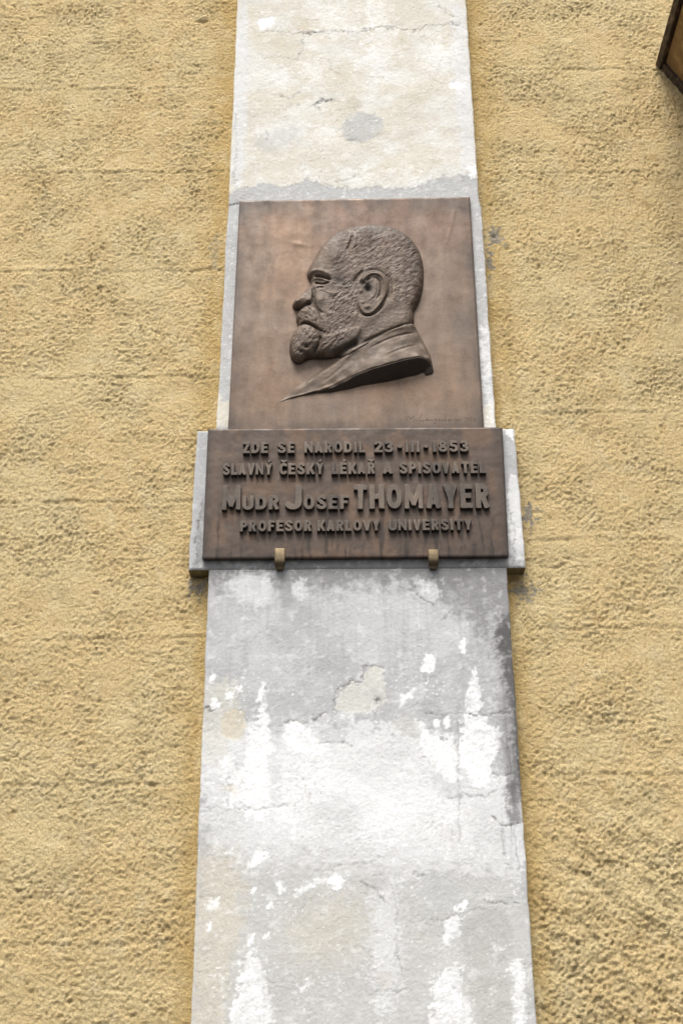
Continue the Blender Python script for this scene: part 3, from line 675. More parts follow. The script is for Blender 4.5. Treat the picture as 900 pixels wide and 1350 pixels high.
gz = np.arange(float(PL([(400, 538)], 0)[0, 1]) - 10, sil_mm[:, 1].max() + 10, G)
X, Z = np.meshgrid(gx, gz)
def blur(A, s):
    r = int(s / G * 3) + 1; k = np.exp(-(np.arange(-r, r + 1) * G / s) ** 2 / 2); k /= k.sum()
    P = np.pad(A, r, mode='edge')
    P = sum(k[i] * P[:, i:i + A.shape[1]] for i in range(len(k)))
    return sum(k[i] * P[i:i + A.shape[0]] for i in range(len(k)))
def dome(d, R, pw=2.0):
    t = np.clip(d / R, 0, 1); return np.sqrt(np.clip(1 - (1 - t) ** pw, 0, 1))
def ridge(pts, h, wdt, it=2):
    L = smooth_line(PL(pts, h), it)
    x0, y0 = L.min(0) - 4 * wdt; x1, y1 = L.max(0) + 4 * wdt
    i0, i1 = np.searchsorted(gz, [y0, y1]); j0, j1 = np.searchsorted(gx, [x0, x1])
    r = np.zeros_like(X)
    xx, zz = X[i0:i1, j0:j1], Z[i0:i1, j0:j1]
    cl = np.concatenate([[0], np.cumsum(np.hypot(*np.diff(L, axis=0).T))]); cl /= cl[-1]
    best = np.full(xx.shape, 1e9); tt = np.zeros(xx.shape)
    for i in range(len(L) - 1):
        vx, vy = L[i + 1] - L[i]; t = np.clip(((xx - L[i][0]) * vx + (zz - L[i][1]) * vy) / (vx * vx + vy * vy + 1e-9), 0, 1)
        d = (xx - L[i][0] - t * vx) ** 2 + (zz - L[i][1] - t * vy) ** 2
        c = d < best; best = np.where(c, d, best); tt = np.where(c, cl[i] + t * (cl[i + 1] - cl[i]), tt)
    r[i0:i1, j0:j1] = np.exp(-best / wdt ** 2) * (0.12 + 0.88 * sm(np.minimum(tt, 1 - tt), 0, 0.22))
    return r
def bl(pt, h, sx, sz=None, ang=0):
    c = PL([pt], h)[0]; return blob(X, Z, c[0], c[1], sx, sz or sx, ang)
def pm(pts, h, soft, it=2):
    sd = poly_sd(X, Z, smooth_poly(PL(pts, h), it)); return sm(sd, -soft, soft), sd

sd = poly_sd(X, Z, sil_mm)
head = 1 + 14 * dome(sd, 19) + 18 * dome(sd, 75)
head = blur(np.where(sd > 0, head, 0), 2.4)
# neck: lower than the jaw
neck_m, _ = pm([(440, 470), (468, 452), (486, 428), (500, 418), (525, 402), (560, 400), (560, 440), (545, 470), (440, 520)], 20, 12)
neck_m = blur(neck_m, 6)
head = head * (1 - neck_m) + np.minimum(head, 29 + 2 * bl((515, 425), 22, 22)) * neck_m
# valley between beard and collar
head -= 6 * ridge([(556, 424), (540, 428), (520, 434), (490, 447), (470, 458)], 22, 5) + 12 * ridge([(475, 452), (455, 462), (435, 472)], 16, 8)
# temple, cheekbone, cheek
head += 3.5 * bl((440, 340), 26, 22) - 3.0 * bl((447, 372), 28, 12) + 3.0 * bl((438, 388), 28, 12, 8)
# brow and eye
head += 4.5 * ridge([(404, 364), (411, 360), (420, 359.5), (429, 362.5), (438, 368)], 18, 6)
head -= 5.0 * ridge([(406, 369), (411, 366)], 12, 4.5)
head -= 8.5 * ridge([(413, 365.5), (421, 366.5), (430, 369), (438, 373)], 18, 4.0)
head -= 2.5 * bl((423, 373), 18, 15, 8, 6)
head += 3.2 * ridge([(409, 371.5), (415, 369.5), (423, 370.5), (432, 375)], 17, 2.6)
head -= 7.5 * ridge([(413, 374.5), (419, 376), (427, 378), (436, 375)], 16, 3.0)
head += 0.6 * ridge([(418, 380), (425, 381), (434, 378)], 17, 2.6)
head -= 3.0 * ridge([(416, 384), (421, 381.5), (427, 383)], 16, 2.2)
head -= 1.0 * ridge([(437, 371), (444, 369)], 22, 2.0) + 1.4 * ridge([(437, 376), (444, 378)], 22, 1.8)
# nose
head += 3.5 * pm([(404, 378), (410, 380), (412, 396), (409, 404), (389, 405.5), (387, 401)], 13, 3.0)[0] + 1.5 * ridge([(404, 378), (396, 389), (389, 399)], 9, 4)
head += 2.2 * bl((391, 401.5), 10, 7) + 5.5 * bl((406, 400.5), 15, 8, 7)
head -= 3.8 * ridge([(413, 381), (415, 391), (412, 398)], 15, 4.5)
head -= 6.0 * ridge([(396, 406.5), (403, 405), (409, 405.5), (411, 404)], 10, 2.8)
head -= 1.2 * ridge([(388, 408), (398, 408), (408, 408)], 8, 2.5)
# bag of the cheek and nasolabial fold
head += 4.8 * bl((422, 399), 20, 12, 16, 8)
head -= 5.5 * ridge([(413.5, 391), (413.5, 400), (416, 409), (422, 415), (429, 418)], 16, 4.6)
head -= 0.8 * ridge([(420, 386), (428, 388), (434, 392)], 20, 3)
# moustache and mouth
H2 = lambda L: [(370 + a / 9, 400 + b / 9) for a, b in L]
mm_, msd = pm(H2([(185, 210), (195, 150), (230, 100), (300, 70), (375, 78), (440, 125), (470, 200), (530, 270), (590, 330), (590, 395), (510, 388), (400, 312), (340, 275), (270, 255), (215, 275)]), 14, 2.0)
mfade = 1 - 0.75 * sm(X, float(PL(H2([(400, 200)]), 14)[0, 0]), float(PL(H2([(560, 300)]), 18)[0, 0]))
head += mm_ * (2.5 + 6.0 * dome(msd, 9)) * mfade
head -= 3.6 * mfade * ridge(H2([(212, 285), (270, 272), (340, 292), (400, 328), (470, 372), (540, 400)]), 10, 3.0)
# chin tuft: a rounded bulge in front of the beard
ch_, csd = pm(H2([(215, 305), (280, 285), (360, 310), (430, 370), (470, 430), (450, 520), (400, 590), (330, 640), (270, 680), (200, 710), (150, 700), (112, 630), (105, 540), (125, 430), (170, 350)]), 12, 2.5)
head += ch_ * (1.0 + 8.0 * dome(csd, 26))
head -= 6.0 * ridge(H2([(480, 400), (475, 470), (430, 560), (380, 620)]), 18, 4.0)
head -= 7.5 * bl(H2([(305, 545)])[0], 18, 7, 6) + 5 * bl(H2([(240, 610)])[0], 14, 7, 4) + 4 * bl(H2([(390, 560)])[0], 18, 5, 5)
head += 2.2 * ridge(H2([(215, 330), (155, 410), (130, 520), (150, 610), (190, 665)]), 9, 2.6)
# lower edge of the beard is cut under
bm_, bsd = pm(H2([(480, 420), (600, 400), (760, 330), (900, 300), (960, 330), (900, 440), (760, 540), (620, 625), (500, 655), (400, 640), (420, 540)]), 22, 5)
head += 4.5 * bm_
# ear
ear_o = [(470 + .0, 372), (478, 362), (487, 355.5), (498, 355.5), (507, 361), (511.5, 372), (511, 386), (504, 398), (495, 408), (486, 414), (477, 412), (473, 406), (472, 396), (473, 386)]
er_, esd = pm(ear_o, 36, 1.6)
frt = sm(X, float(PL([(479, 385)], 30)[0, 0]), float(PL([(491, 385)], 30)[0, 0]))      # 0 at the ear's front, 1 behind
frt = np.maximum(frt, sm(Z, float(PL([(480, 402)], 34)[0, 1]), float(PL([(480, 410)], 34)[0, 1])))
head -= 3.5 * np.exp(-(np.minimum(esd, 0) / 7) ** 2) * (1 - er_) * (0.25 + 0.75 * frt)
ef = er_ * (0.25 + 0.75 * frt)
head = head * (1 - ef) + ef * (head * 0.35 + 31 * 0.65 + 3)
head += 5.5 * ridge([(476, 374), (480, 365), (488, 359.5), (498, 359.5), (505, 365), (508, 376), (507, 388), (502, 398), (495, 405)], 40, 2.9)
head -= 4.6 * ridge([(490, 366), (498, 366), (502, 374), (501, 386), (496, 396)], 34, 3.0)
head += 2.2 * ridge([(494, 371), (496, 382), (491, 392), (484, 396)], 36, 3.0)
head -= 15.0 * bl((484.5, 380), 30, 7.5, 12, 12) + 9 * bl((478, 373), 30, 6, 8)
head -= 4.0 * ridge([(483, 370), (488, 366)], 34, 3)
head += 3.5 * bl((475.5, 384), 34, 4.5, 6) + 5.5 * bl((484, 404), 38, 8, 6.5) + 2.5 * bl((478, 398), 36, 4)
head -= 5.0 * ridge([(472, 400), (474, 409), (480, 416), (490, 416), (500, 409), (508, 398)], 30, 2.6)
head -= 4.0 * ridge([(513, 362), (516, 380), (511, 398)], 30, 5)
head -= 5.0 * ridge([(466, 374), (471, 364), (480, 356)], 30, 4.5)

# hair
HAIR = [(443, 300), (470, 296), (500, 294), (530, 302), (552, 320), (560, 350), (560, 380), (553, 402), (545, 409), (535, 402), (520, 398), (513, 395), (512, 370), (505, 356), (490, 352), (478, 358), (468, 372), (462, 384), (452, 376), (444, 370), (436, 355), (442, 335), (452, 318), (458, 305)]
BEARD = [(462, 368), (470, 380), (472, 396), (472, 410), (480, 420), (468, 432), (462, 446), (440, 460), (425, 470), (400, 473), (382, 480), (380, 455), (392, 432), (396, 430), (425, 440), (432, 430), (426, 418), (434, 408), (438, 395), (446, 380), (452, 372)]
hair_m, _ = pm(HAIR, 24, 5); beard_m, _ = pm(BEARD, 22, 4); must_m = mm_
rnd = np.random.RandomState(12)
tex = np.zeros_like(X)
def strokes(mask, n, angf, Ls, Ws, A):
    idx = np.argwhere(mask > 0.5)
    for k in range(n):
        i, j = idx[rnd.randint(len(idx))]
        x0, z0 = gx[j], gz[i]
        a = math.radians(angf(x0, z0) + rnd.randn() * 9); Ln = rnd.uniform(*Ls); W = rnd.uniform(*Ws); am = rnd.uniform(-1.0, 1.0) * A
        R = int(Ln / G) + 2
        i0, i1, j0, j1 = max(0, i - R), i + R, max(0, j - R), j + R
        xx = X[i0:i1, j0:j1] - x0; zz = Z[i0:i1, j0:j1] - z0
        u = xx * math.cos(a) + zz * math.sin(a); v = -xx * math.sin(a) + zz * math.cos(a)
        v = v + rnd.uniform(-.03, .03) * u * u
        tex[i0:i1, j0:j1] += am * mask[i, j] * np.exp(-(u / (Ln * .45)) ** 2 - (v / W) ** 2)
ec = PL([(490, 385)], 30)[0]
def ang_hair(x, z):
    return 38 + 28 * float(perlin(np.array([x / 40.]), np.array([z / 40.]), 3)[0]) if x > ec[0] - 25 else 58 + 35 * float(perlin(np.array([x / 30.]), np.array([z / 30.]), 3)[0])
def ang_beard(x, z): return 58 + 60 * float(perlin(np.array([x / 22.]), np.array([z / 22.]), 6)[0])
lowm = hair_m * sm(Z, float(PL([(500, 300)], 20)[0, 1]), float(PL([(500, 325)], 26)[0, 1]))
strokes(np.clip(lowm, 0, 1), 430, ang_hair, (20, 38), (1.5, 2.8), 1.7)
strokes(hair_m * (1 - lowm), 90, ang_hair, (14, 30), (2.5, 4), 0.5)
strokes(beard_m, 380, ang_beard, (14, 26), (1.5, 2.6), 1.7)
strokes(must_m, 240, lambda x, z: -55 + 30 * float(perlin(np.array([x / 25.]), np.array([z / 25.]), 8)[0]), (10, 18), (1.4, 2.2), 2.0)
edge_f = sm(sd, 0, 12)
patchy = 0.35 + 1.0 * sm(fbm(X / 34, Z / 34, 2, 461), -.25, .45)
near_ear = np.exp(-((X - ec[0]) / 48) ** 2 - ((Z - ec[1] - 14) / 46) ** 2)
tex *= edge_f * (1 - er_) * np.where(hair_m > .3, np.clip(patchy * .8 + near_ear * .8, 0, 1.5), 1)
head += tex * 0.62
head += (hair_m * (0.9 * fbm((X + Z) / 34, (Z - X) / 17, 3, 401) * sm(sd, 4, 25)) + beard_m * 1.2 * fbm((X + Z) / 22, (Z - X) / 13, 3, 411) * edge_f) * (1 - er_)
# forelock, parting and hairline
head += 1.6 * ridge([(418, 312), (440, 302), (460, 299)], 10, 2.4) - 1.8 * ridge([(430, 310), (450, 306), (462, 304)], 12, 1.6)
head -= 3.4 * ridge([(465, 309), (463, 318), (460, 326), (455, 334)], 24, 3.2) - 1.6 * ridge([(470, 310), (468, 320), (466, 330)], 24, 4)
head += 0.5 * fbm(X / 10, Z / 10, 3, 421) * sm(sd, 2, 10)

# coat collar with the cut-off lower edge
coat_pts = HP([(690, 541), (640, 553), (560, 590), (500, 625), (430, 668), (370, 705), (330, 712), (300, 730), (250, 760), (180, 805), (110, 855), (55, 905), (8, 946), (30, 941)])
rim = HP([(8, 946), (60, 925), (130, 906), (210, 886), (280, 868), (350, 836), (420, 798), (500, 768), (580, 745), (650, 726), (715, 714), (755, 722), (783, 752), (793, 790)])
rim_h = [0.6, 1, 2, 5, 11, 19, 28, 36, 41, 42, 40, 30, 10, 0]
top_h = [25, 26, 27, 27, 26, 24, 20, 16, 12, 8, 5, 3, 1, 0]
right = HP([(793, 785), (776, 700), (745, 640), (715, 580), (698, 548)]); right_h = [5, 6, 8, 10, 14]
a = [PL([q], h)[0] for q, h in zip(coat_pts[:13], top_h)]
b = [PL([q], h)[0] for q, h in zip(rim, rim_h)]
r_ = [PL([q], h)[0] for q, h in zip(right, right_h)]
coat_poly = np.array(a + b[1:] + r_[1:])
csd2 = poly_sd(X, Z, coat_poly)
# height inside: interpolate between the rim and the top line (inverse distance weights)
cp_pts = np.array(a + b + r_); cp_h = np.array(top_h[:13] + rim_h + right_h, float)
xi = X.ravel(); zi = Z.ravel(); bbm = (csd2 > -3).ravel()
wsum = np.zeros(bbm.sum()); hs = np.zeros(bbm.sum())
for (qx, qz), qh in zip(cp_pts, cp_h):
    ww = 1 / (((xi[bbm] - qx) ** 2 + (zi[bbm] - qz) ** 2 + 60) ** 1.6); wsum += ww; hs += ww * qh
coat = np.zeros(X.size); coat[bbm] = hs / wsum; coat = blur(coat.reshape(X.shape), 3.0) * 1.0
coat = np.maximum(coat, 0.5)
fx = lambda L, h: ridge(L, h, 1)
coat += 2.4 * ridge([(545, 428), (520, 433), (500, 441), (480, 453), (462, 466), (448, 478)], 28, 4.5)
coat -= 2.4 * ridge([(550, 434), (525, 441), (505, 449), (486, 459)], 28, 3.0)
coat += 3.0 * bl((530, 448), 30, 40, 12, 22)
coat -= 2.2 * ridge([(551, 450), (540, 454), (525, 461), (512, 467), (504, 472)], 30, 2.6) - 1.0 * ridge([(549, 454), (525, 466), (508, 475)], 30, 4)
coat -= 1.5 * ridge([(455, 480), (440, 492), (425, 502)], 18, 3.5) - 1.2 * ridge([(470, 476), (450, 490), (425, 505), (400, 517)], 16, 8)
coat -= 1.2 * ridge([(430, 483), (415, 492), (400, 502)], 10, 3)
coat += 0.5 * fbm(X / 22, Z / 22, 3, 431)
rim_r = ridge(rim[:7], 3, 4.0, 1)
# soft left part fades into the plate; the right end rounds over
top_line = PL([(q[0], q[1]) for q in coat_pts[6:13]], 8); dtl = seg_dist(X, Z, top_line, False)
lf = sm(X, float(PL([(470, 470)], 10)[0, 0]), float(PL([(435, 470)], 10)[0, 0]))
coat = coat * (1 - lf * (1 - sm(dtl, 0, 20))) - 0.5 * lf * np.exp(-(dtl / 4) ** 2)
coat += 1.4 * rim_r
dr = seg_dist(X, Z, np.array(r_), False); coat *= 1 - 0.55 * np.exp(-(dr / 6) ** 2)
# underside: slopes from the rim back to the plate, below the polygon
brim = np.array(b); drim = seg_dist(X, Z, brim, False)
hr = np.interp(X, brim[:, 0], rim_h)
slope_w = np.clip(hr * 0.85, 2.5, 34)
below = (csd2 <= 0)
under = hr * np.clip(1 - drim / slope_w, 0, 1) ** 0.8 * below * (Z < np.interp(X, brim[:, 0], brim[:, 1]) + 0.5) * (X > brim[0, 0])
coat_in = csd2 > 0
relief = np.where(coat_in, np.where(sd > 0, np.maximum(coat, head * (csd2 < 2) * 0), coat), np.where(sd > 0, head, 0))
relief = np.where(coat_in, relief, np.maximum(relief * (sd > 0), under))
inside_any = (sd > 0) | coat_in | (under > 0.3)
relief = np.where(inside_any, np.maximum(relief, -1.2), -1.5)
rs = blur(relief, 0.75)
relief = rs
face_all = blur(inside_any.astype(float), 0.8) > 0.25

pxg, pyg = PX(X / 1000, Y_POR - np.maximum(relief, 0) / 1000, Z / 1000)
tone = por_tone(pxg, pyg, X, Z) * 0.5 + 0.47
cav = relief - blur(relief, 4.0)                               # hollows darker, ridges lighter: relief shading put into the tone
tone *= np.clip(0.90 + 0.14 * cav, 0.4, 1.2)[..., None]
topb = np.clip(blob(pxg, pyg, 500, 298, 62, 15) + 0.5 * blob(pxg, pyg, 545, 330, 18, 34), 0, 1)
tone = lerp(tone, (0.62, 0.76, 0.90), 0.75 * topb)  # bluish sky reflection on the crown painted into the tone
tone = lerp(tone, (0.42, 0.46, 0.52), 0.75 * np.clip(blob(pxg, pyg, 457, 371, 24, 9, 8) + blob(pxg, pyg, 487, 378, 8, 10) * er_ + blob(pxg, pyg, 455, 456, 26, 9, -25) + fbm(X / 14, Z / 14, 3, 441) * .25, 0, 1) * sm(sd, 2, 6))  # painted shade: before the ear, in its bowl and under the beard
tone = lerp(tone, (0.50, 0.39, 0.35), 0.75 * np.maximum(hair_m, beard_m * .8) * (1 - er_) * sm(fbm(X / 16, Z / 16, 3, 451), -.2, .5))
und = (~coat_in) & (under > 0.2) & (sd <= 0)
tone = lerp(tone, (0.20, 0.16, 0.14), 0.9 * blur(und.astype(float), 1.5))  # shade under the cut-off lower edge painted into the tone
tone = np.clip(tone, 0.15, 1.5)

NU, NV = X.shape[1], X.shape[0]
idx_all = grid_idx(NU, NV)
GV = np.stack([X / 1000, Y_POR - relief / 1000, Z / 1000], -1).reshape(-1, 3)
dzx = np.gradient(relief, G, axis=1); dzz = np.gradient(relief, G, axis=0)
GN = np.stack([-dzx, -np.ones_like(dzx), -dzz], -1).reshape(-1, 3); GN[:, 0] *= 1
GN = np.stack([-dzx.ravel(), -np.ones(dzx.size), -dzz.ravel()], -1)
GN /= np.linalg.norm(GN, axis=1)[:, None]
region = np.zeros(X.shape, int)                                # 0 head, 1 hair, 2 beard, 3 moustache, 4 coat, 5 ear
region[hair_m > 0.5] = 1; region[beard_m > 0.5] = 2; region[ch_ > 0.5] = 2; region[bm_ > 0.5] = 2; region[mm_ > 0.5] = 3; region[er_ > 0.5] = 5
region[coat_in | ((sd <= 0) & (under > 0))] = 4
reg_f = region.ravel()[idx_all[:, 0]]; keep = face_all.ravel()[idx_all[:, 0]]
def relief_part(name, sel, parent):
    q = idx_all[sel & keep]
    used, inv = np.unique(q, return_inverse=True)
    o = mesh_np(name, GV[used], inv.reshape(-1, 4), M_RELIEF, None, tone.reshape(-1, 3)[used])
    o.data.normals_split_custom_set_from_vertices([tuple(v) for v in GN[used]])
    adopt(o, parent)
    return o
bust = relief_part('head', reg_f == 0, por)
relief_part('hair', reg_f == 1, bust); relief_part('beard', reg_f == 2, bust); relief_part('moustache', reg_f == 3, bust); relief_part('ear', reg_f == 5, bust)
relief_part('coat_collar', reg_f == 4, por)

# ------------------------------------------------------------------ inscription plaque
tcx, tcz = map(float, U(468, 736, Y_TXT))
ins = empty('inscription_plaque', (tcx, PY, tcz), 'brown bronze plaque with raised Czech lettering ZDE SE NARODIL below the relief portrait', 'plaque')
txt_q = [(266.6, 736.3), (670.2, 733.2), (661.8, 563.4), (274.2, 565.8)]
def txt_colf(X, Z):
    px, py = PX(X, Y_TXT, Z); x, z = X * 1000, Z * 1000
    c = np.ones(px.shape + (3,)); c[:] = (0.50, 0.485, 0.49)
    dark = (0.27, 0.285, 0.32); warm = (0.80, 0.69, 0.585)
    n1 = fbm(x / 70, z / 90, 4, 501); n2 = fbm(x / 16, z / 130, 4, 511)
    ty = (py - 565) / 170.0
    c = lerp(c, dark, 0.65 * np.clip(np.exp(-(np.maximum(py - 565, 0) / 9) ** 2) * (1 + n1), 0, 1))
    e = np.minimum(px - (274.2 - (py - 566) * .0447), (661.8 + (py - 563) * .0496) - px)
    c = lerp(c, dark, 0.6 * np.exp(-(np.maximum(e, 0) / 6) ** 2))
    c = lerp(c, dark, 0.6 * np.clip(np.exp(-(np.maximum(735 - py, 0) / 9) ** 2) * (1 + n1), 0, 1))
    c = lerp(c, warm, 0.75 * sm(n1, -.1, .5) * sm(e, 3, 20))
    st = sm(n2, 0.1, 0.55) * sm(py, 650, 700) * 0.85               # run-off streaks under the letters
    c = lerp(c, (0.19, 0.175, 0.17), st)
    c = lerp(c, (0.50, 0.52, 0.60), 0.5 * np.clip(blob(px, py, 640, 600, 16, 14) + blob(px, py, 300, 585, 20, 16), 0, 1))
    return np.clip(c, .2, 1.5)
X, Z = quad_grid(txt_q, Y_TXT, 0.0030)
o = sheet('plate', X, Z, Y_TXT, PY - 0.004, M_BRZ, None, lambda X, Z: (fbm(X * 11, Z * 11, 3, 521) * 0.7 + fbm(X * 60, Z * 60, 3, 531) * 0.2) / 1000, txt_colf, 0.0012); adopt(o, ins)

# ---- letter shapes: strokes -> distance field -> contour -> extruded outline
T = 0.225
def L_(x0, y0, x1, y1, w=T, fl=0.035):
    return [('s', x0, y0, x1, y1, w, fl)]
def A_(cx, cy, rx, ry, a0, a1, w=T, e=2.4, n=22):
    P = []
    for i in range(n + 1):
        a = math.radians(a0 + (a1 - a0) * i / n); c, s = math.cos(a), math.sin(a)
        P.append((cx + rx * math.copysign(abs(c) ** (2 / e), c), cy + ry * math.copysign(abs(s) ** (2 / e), s)))
    return [('p', P, w)]
h_ = T / 2
E_ = L_(h_, 0, h_, 1) + L_(h_, 1 - h_ + .01, .56, 1 - h_ + .01, .2) + L_(h_, .51, .50, .51, .19) + L_(h_, h_ - .01, .56, h_ - .01, .2)
Y_ = L_(.10, 1, .32, .45, T, .02) + L_(.54, 1, .32, .45, T, .02) + L_(.32, .5, .32, 0)
R_ = L_(h_, 0, h_, 1) + A_(.27, .71, .20, .19, -90, 90) + L_(h_, .9, .27, .9, .2, 0) + L_(h_, .52, .27, .52, .19, 0) + L_(.30, .5, .50, 0)
S_ = A_(.31, .735, .19, .165, 20, 270, .215) + A_(.31, .275, .20, .175, 90, -165, .215)
A__ = L_(.10, 0, .33, 1, T, .02) + L_(.56, 0, .33, 1, T, .02) + L_(.2, .24, .46, .24, .17, 0)
C_ = A_(.34, .5, .225, .39, 48, 312) 
K_ = L_(h_, 0, h_, 1) + L_(.54, 1, .24, .45, T, .03) + L_(.56, 0, .27, .55, T, .03)
acute = L_(.28, 1.08, .46, 1.26, .17, .03); caron = L_(.33, 1.07, .12, 1.24, .15, .02) + L_(.29, 1.07, .50, 1.24, .15, .02)
sh = lambda P, dx: [(s[0], s[1] + dx, s[2], s[3] + dx, s[4], s[5], s[6]) for s in P]
GL = {
 'I': (.26, L_(.13, 0, .13, 1)), 'L': (.52, L_(h_, 0, h_, 1) + L_(h_, h_ - .01, .50, h_ - .01, .2)), 'E': (.58, E_), 'F': (.56, L_(h_, 0, h_, 1) + L_(h_, 1 - h_ + .01, .55, 1 - h_ + .01, .2) + L_(h_, .50, .48, .50, .19)),
 'É': (.58, E_ + acute), 'T': (.60, L_(.30, 0, .30, .95) + L_(.0, 1 - .1, .60, 1 - .1, .2)), 'H': (.66, L_(h_, 0, h_, 1) + L_(.66 - h_, 0, .66 - h_, 1) + L_(h_, .5, .66 - h_, .5, .19, 0)),
 'N': (.68, L_(.1, 0, .1, 1, .2) + L_(.58, 0, .58, 1, .2) + L_(.10, .93, .58, .07, .2, 0)), 'M': (.86, L_(.1, 0, .12, 1, .2) + L_(.76, 0, .74, 1, .2) + L_(.13, .95, .43, .14, .19, 0) + L_(.73, .95, .43, .14, .19, 0)),
 'Z': (.58, L_(.02, .9, .54, .9, .2) + L_(.02, .1, .56, .1, .2) + L_(.46, .88, .13, .12, .22, 0)), 'D': (.66, L_(h_, 0, h_, 1) + A_(.25, .5, .285, .39, -90, 90, T, 2.6) + L_(h_, .9, .27, .9, .2, 0) + L_(h_, .1, .27, .1, .2, 0)),
 'O': (.68, A_(.34, .5, .225, .39, 0, 360)), 'S': (.62, S_), 'A': (.66, A__), 'V': (.64, L_(.10, 1, .32, 0, T, .01) + L_(.54, 1, .32, 0, T, .01)), 'Y': (.64, Y_), 'Ý': (.64, Y_ + acute),
 'K': (.64, K_), 'R': (.62, R_), 'Ř': (.62, R_ + caron), 'P': (.60, L_(h_, 0, h_, 1) + A_(.27, .69, .20, .21, -90, 90) + L_(h_, .9, .27, .9, .2, 0) + L_(h_, .48, .27, .48, .19, 0)),
 'C': (.60, C_), 'Č': (.60, C_ + sh(caron, .03)), 'U': (.66, L_(h_, .3, h_, 1, T, .02) + L_(.66 - h_, .3, .66 - h_, 1, T, .02) + A_(.33, .34, .2175, .235, 180, 360)),
 'J': (.50, L_(.38, .3, .38, 1, T, .02) + A_(.20, .32, .18, .215, 0, -150)),
 '1': (.26, L_(.13, 0, .13, 1)), '2': (.60, A_(.30, .72, .18, .18, 165, -30, .215) + L_(.475, .66, .12, .12, .215, 0) + L_(.02, .1, .58, .1, .2)),
 '3': (.60, A_(.28, .735, .18, .165, 150, -90, .21) + A_(.28, .285, .20, .185, 90, -150, .21) + L_(.20, .535, .3, .535, .16, 0)), '5': (.60, L_(.12, .52, .14, .96, .2, 0) + L_(.06, .9, .54, .9, .2) + A_(.28, .33, .20, .225, 105, -150, .215)),
 '8': (.62, A_(.31, .74, .165, .16, 0, 360, .20) + A_(.31, .275, .195, .18, 0, 360, .21)), '·': (.24, [('p', [(.10, .5), (.14, .5)], .26)]),
}
def glyph_sdf(strk, x, y):
    d = np.full(x.shape, -9.0)
    for s in strk:
        if s[0] == 's':
            _, x0, y0, x1, y1, wa, wf = s
            L = math.hypot(x1 - x0, y1 - y0); ux, uy = (x1 - x0) / L, (y1 - y0) / L
            t = (x - x0) * ux + (y - y0) * uy; q = np.abs(-(x - x0) * uy + (y - y0) * ux)
            hw = (wa + wf * (2 * np.clip(t / L, 0, 1) - 1) ** 2) / 2
            e = np.minimum(hw - q, np.minimum(t + 0.004, L + 0.004 - t))
            # flat cap on vertical strokes, clipped to the letter height
            d = np.maximum(d, e)
        else:
            P, wd = s[1], s[2]
            d = np.maximum(d, wd / 2 - seg_dist(x, y, P, False))
    return d
def contour(D, x0, y0, g):
    """marching squares at 0 -> closed loops"""
    ny, nx = D.shape; segs = {}
    def ip(a, b, fa, fb):
        t = fa / (fa - fb); return (a[0] + (b[0] - a[0]) * t, a[1] + (b[1] - a[1]) * t)
    key = {}
    def edge_pt(kind, i, j):
        k = (kind, i, j)
        if k not in key:
            if kind == 0: key[k] = ip((j, i), (j + 1, i), D[i, j], D[i, j + 1])
            else: key[k] = ip((j, i), (j, i + 1), D[i, j], D[i + 1, j])
        return k
    sgn = D > 0
    mixed = np.argwhere((sgn[:-1, :-1].astype(int) + sgn[1:, :-1] + sgn[:-1, 1:] + sgn[1:, 1:]) % 4 != 0)
    for i, j in mixed:
        a, b, c, d = sgn[i, j], sgn[i, j + 1], sgn[i + 1, j + 1], sgn[i + 1, j]
        bo, ri, to, le = (0, i, j), (1, i, j + 1), (0, i + 1, j), (1, i, j)
        cs = []
        for (p, q, e) in ((a, b, bo), (b, c, ri), (c, d, to), (d, a, le)):
            if p != q: cs.append((e, bool(p)))
        # direction: inside on the left
        if len(cs) == 2:
            s, t = cs
            pr = [(s[0], t[0])] if s[1] else [(t[0], s[0])]
        else:
            pr = [(cs[0][0], cs[3][0]), (cs[2][0], cs[1][0])] if a else [(cs[1][0], cs[0][0]), (cs[3][0], cs[2][0])]
        for u_, v_ in pr:
            edge_pt(*u_); edge_pt(*v_); segs[u_] = v_
    loops = []
    while segs:
        st = next(iter(segs)); cur = st; lp = []
        while cur in segs:
            lp.append(key[cur]); cur = segs.pop(cur)
        if len(lp) > 6: loops.append([(x0 + p[0] * g, y0 + p[1] * g) for p in lp])
    return loops
def dp(P, eps):
    if len(P) < 3: return P
    a, b = np.array(P[0]), np.array(P[-1]); Q = np.array(P)
    v = b - a; L = np.hypot(*v) + 1e-9
    d = np.abs((Q[:, 0] - a[0]) * v[1] - (Q[:, 1] - a[1]) * v[0]) / L if L > 1e-6 else np.hypot(Q[:, 0] - a[0], Q[:, 1] - a[1])
    k = int(d.argmax())
    if d[k] < eps: return [P[0], P[-1]]
    return dp(P[:k + 1], eps)[:-1] + dp(P[k:], eps)
_gm = {}
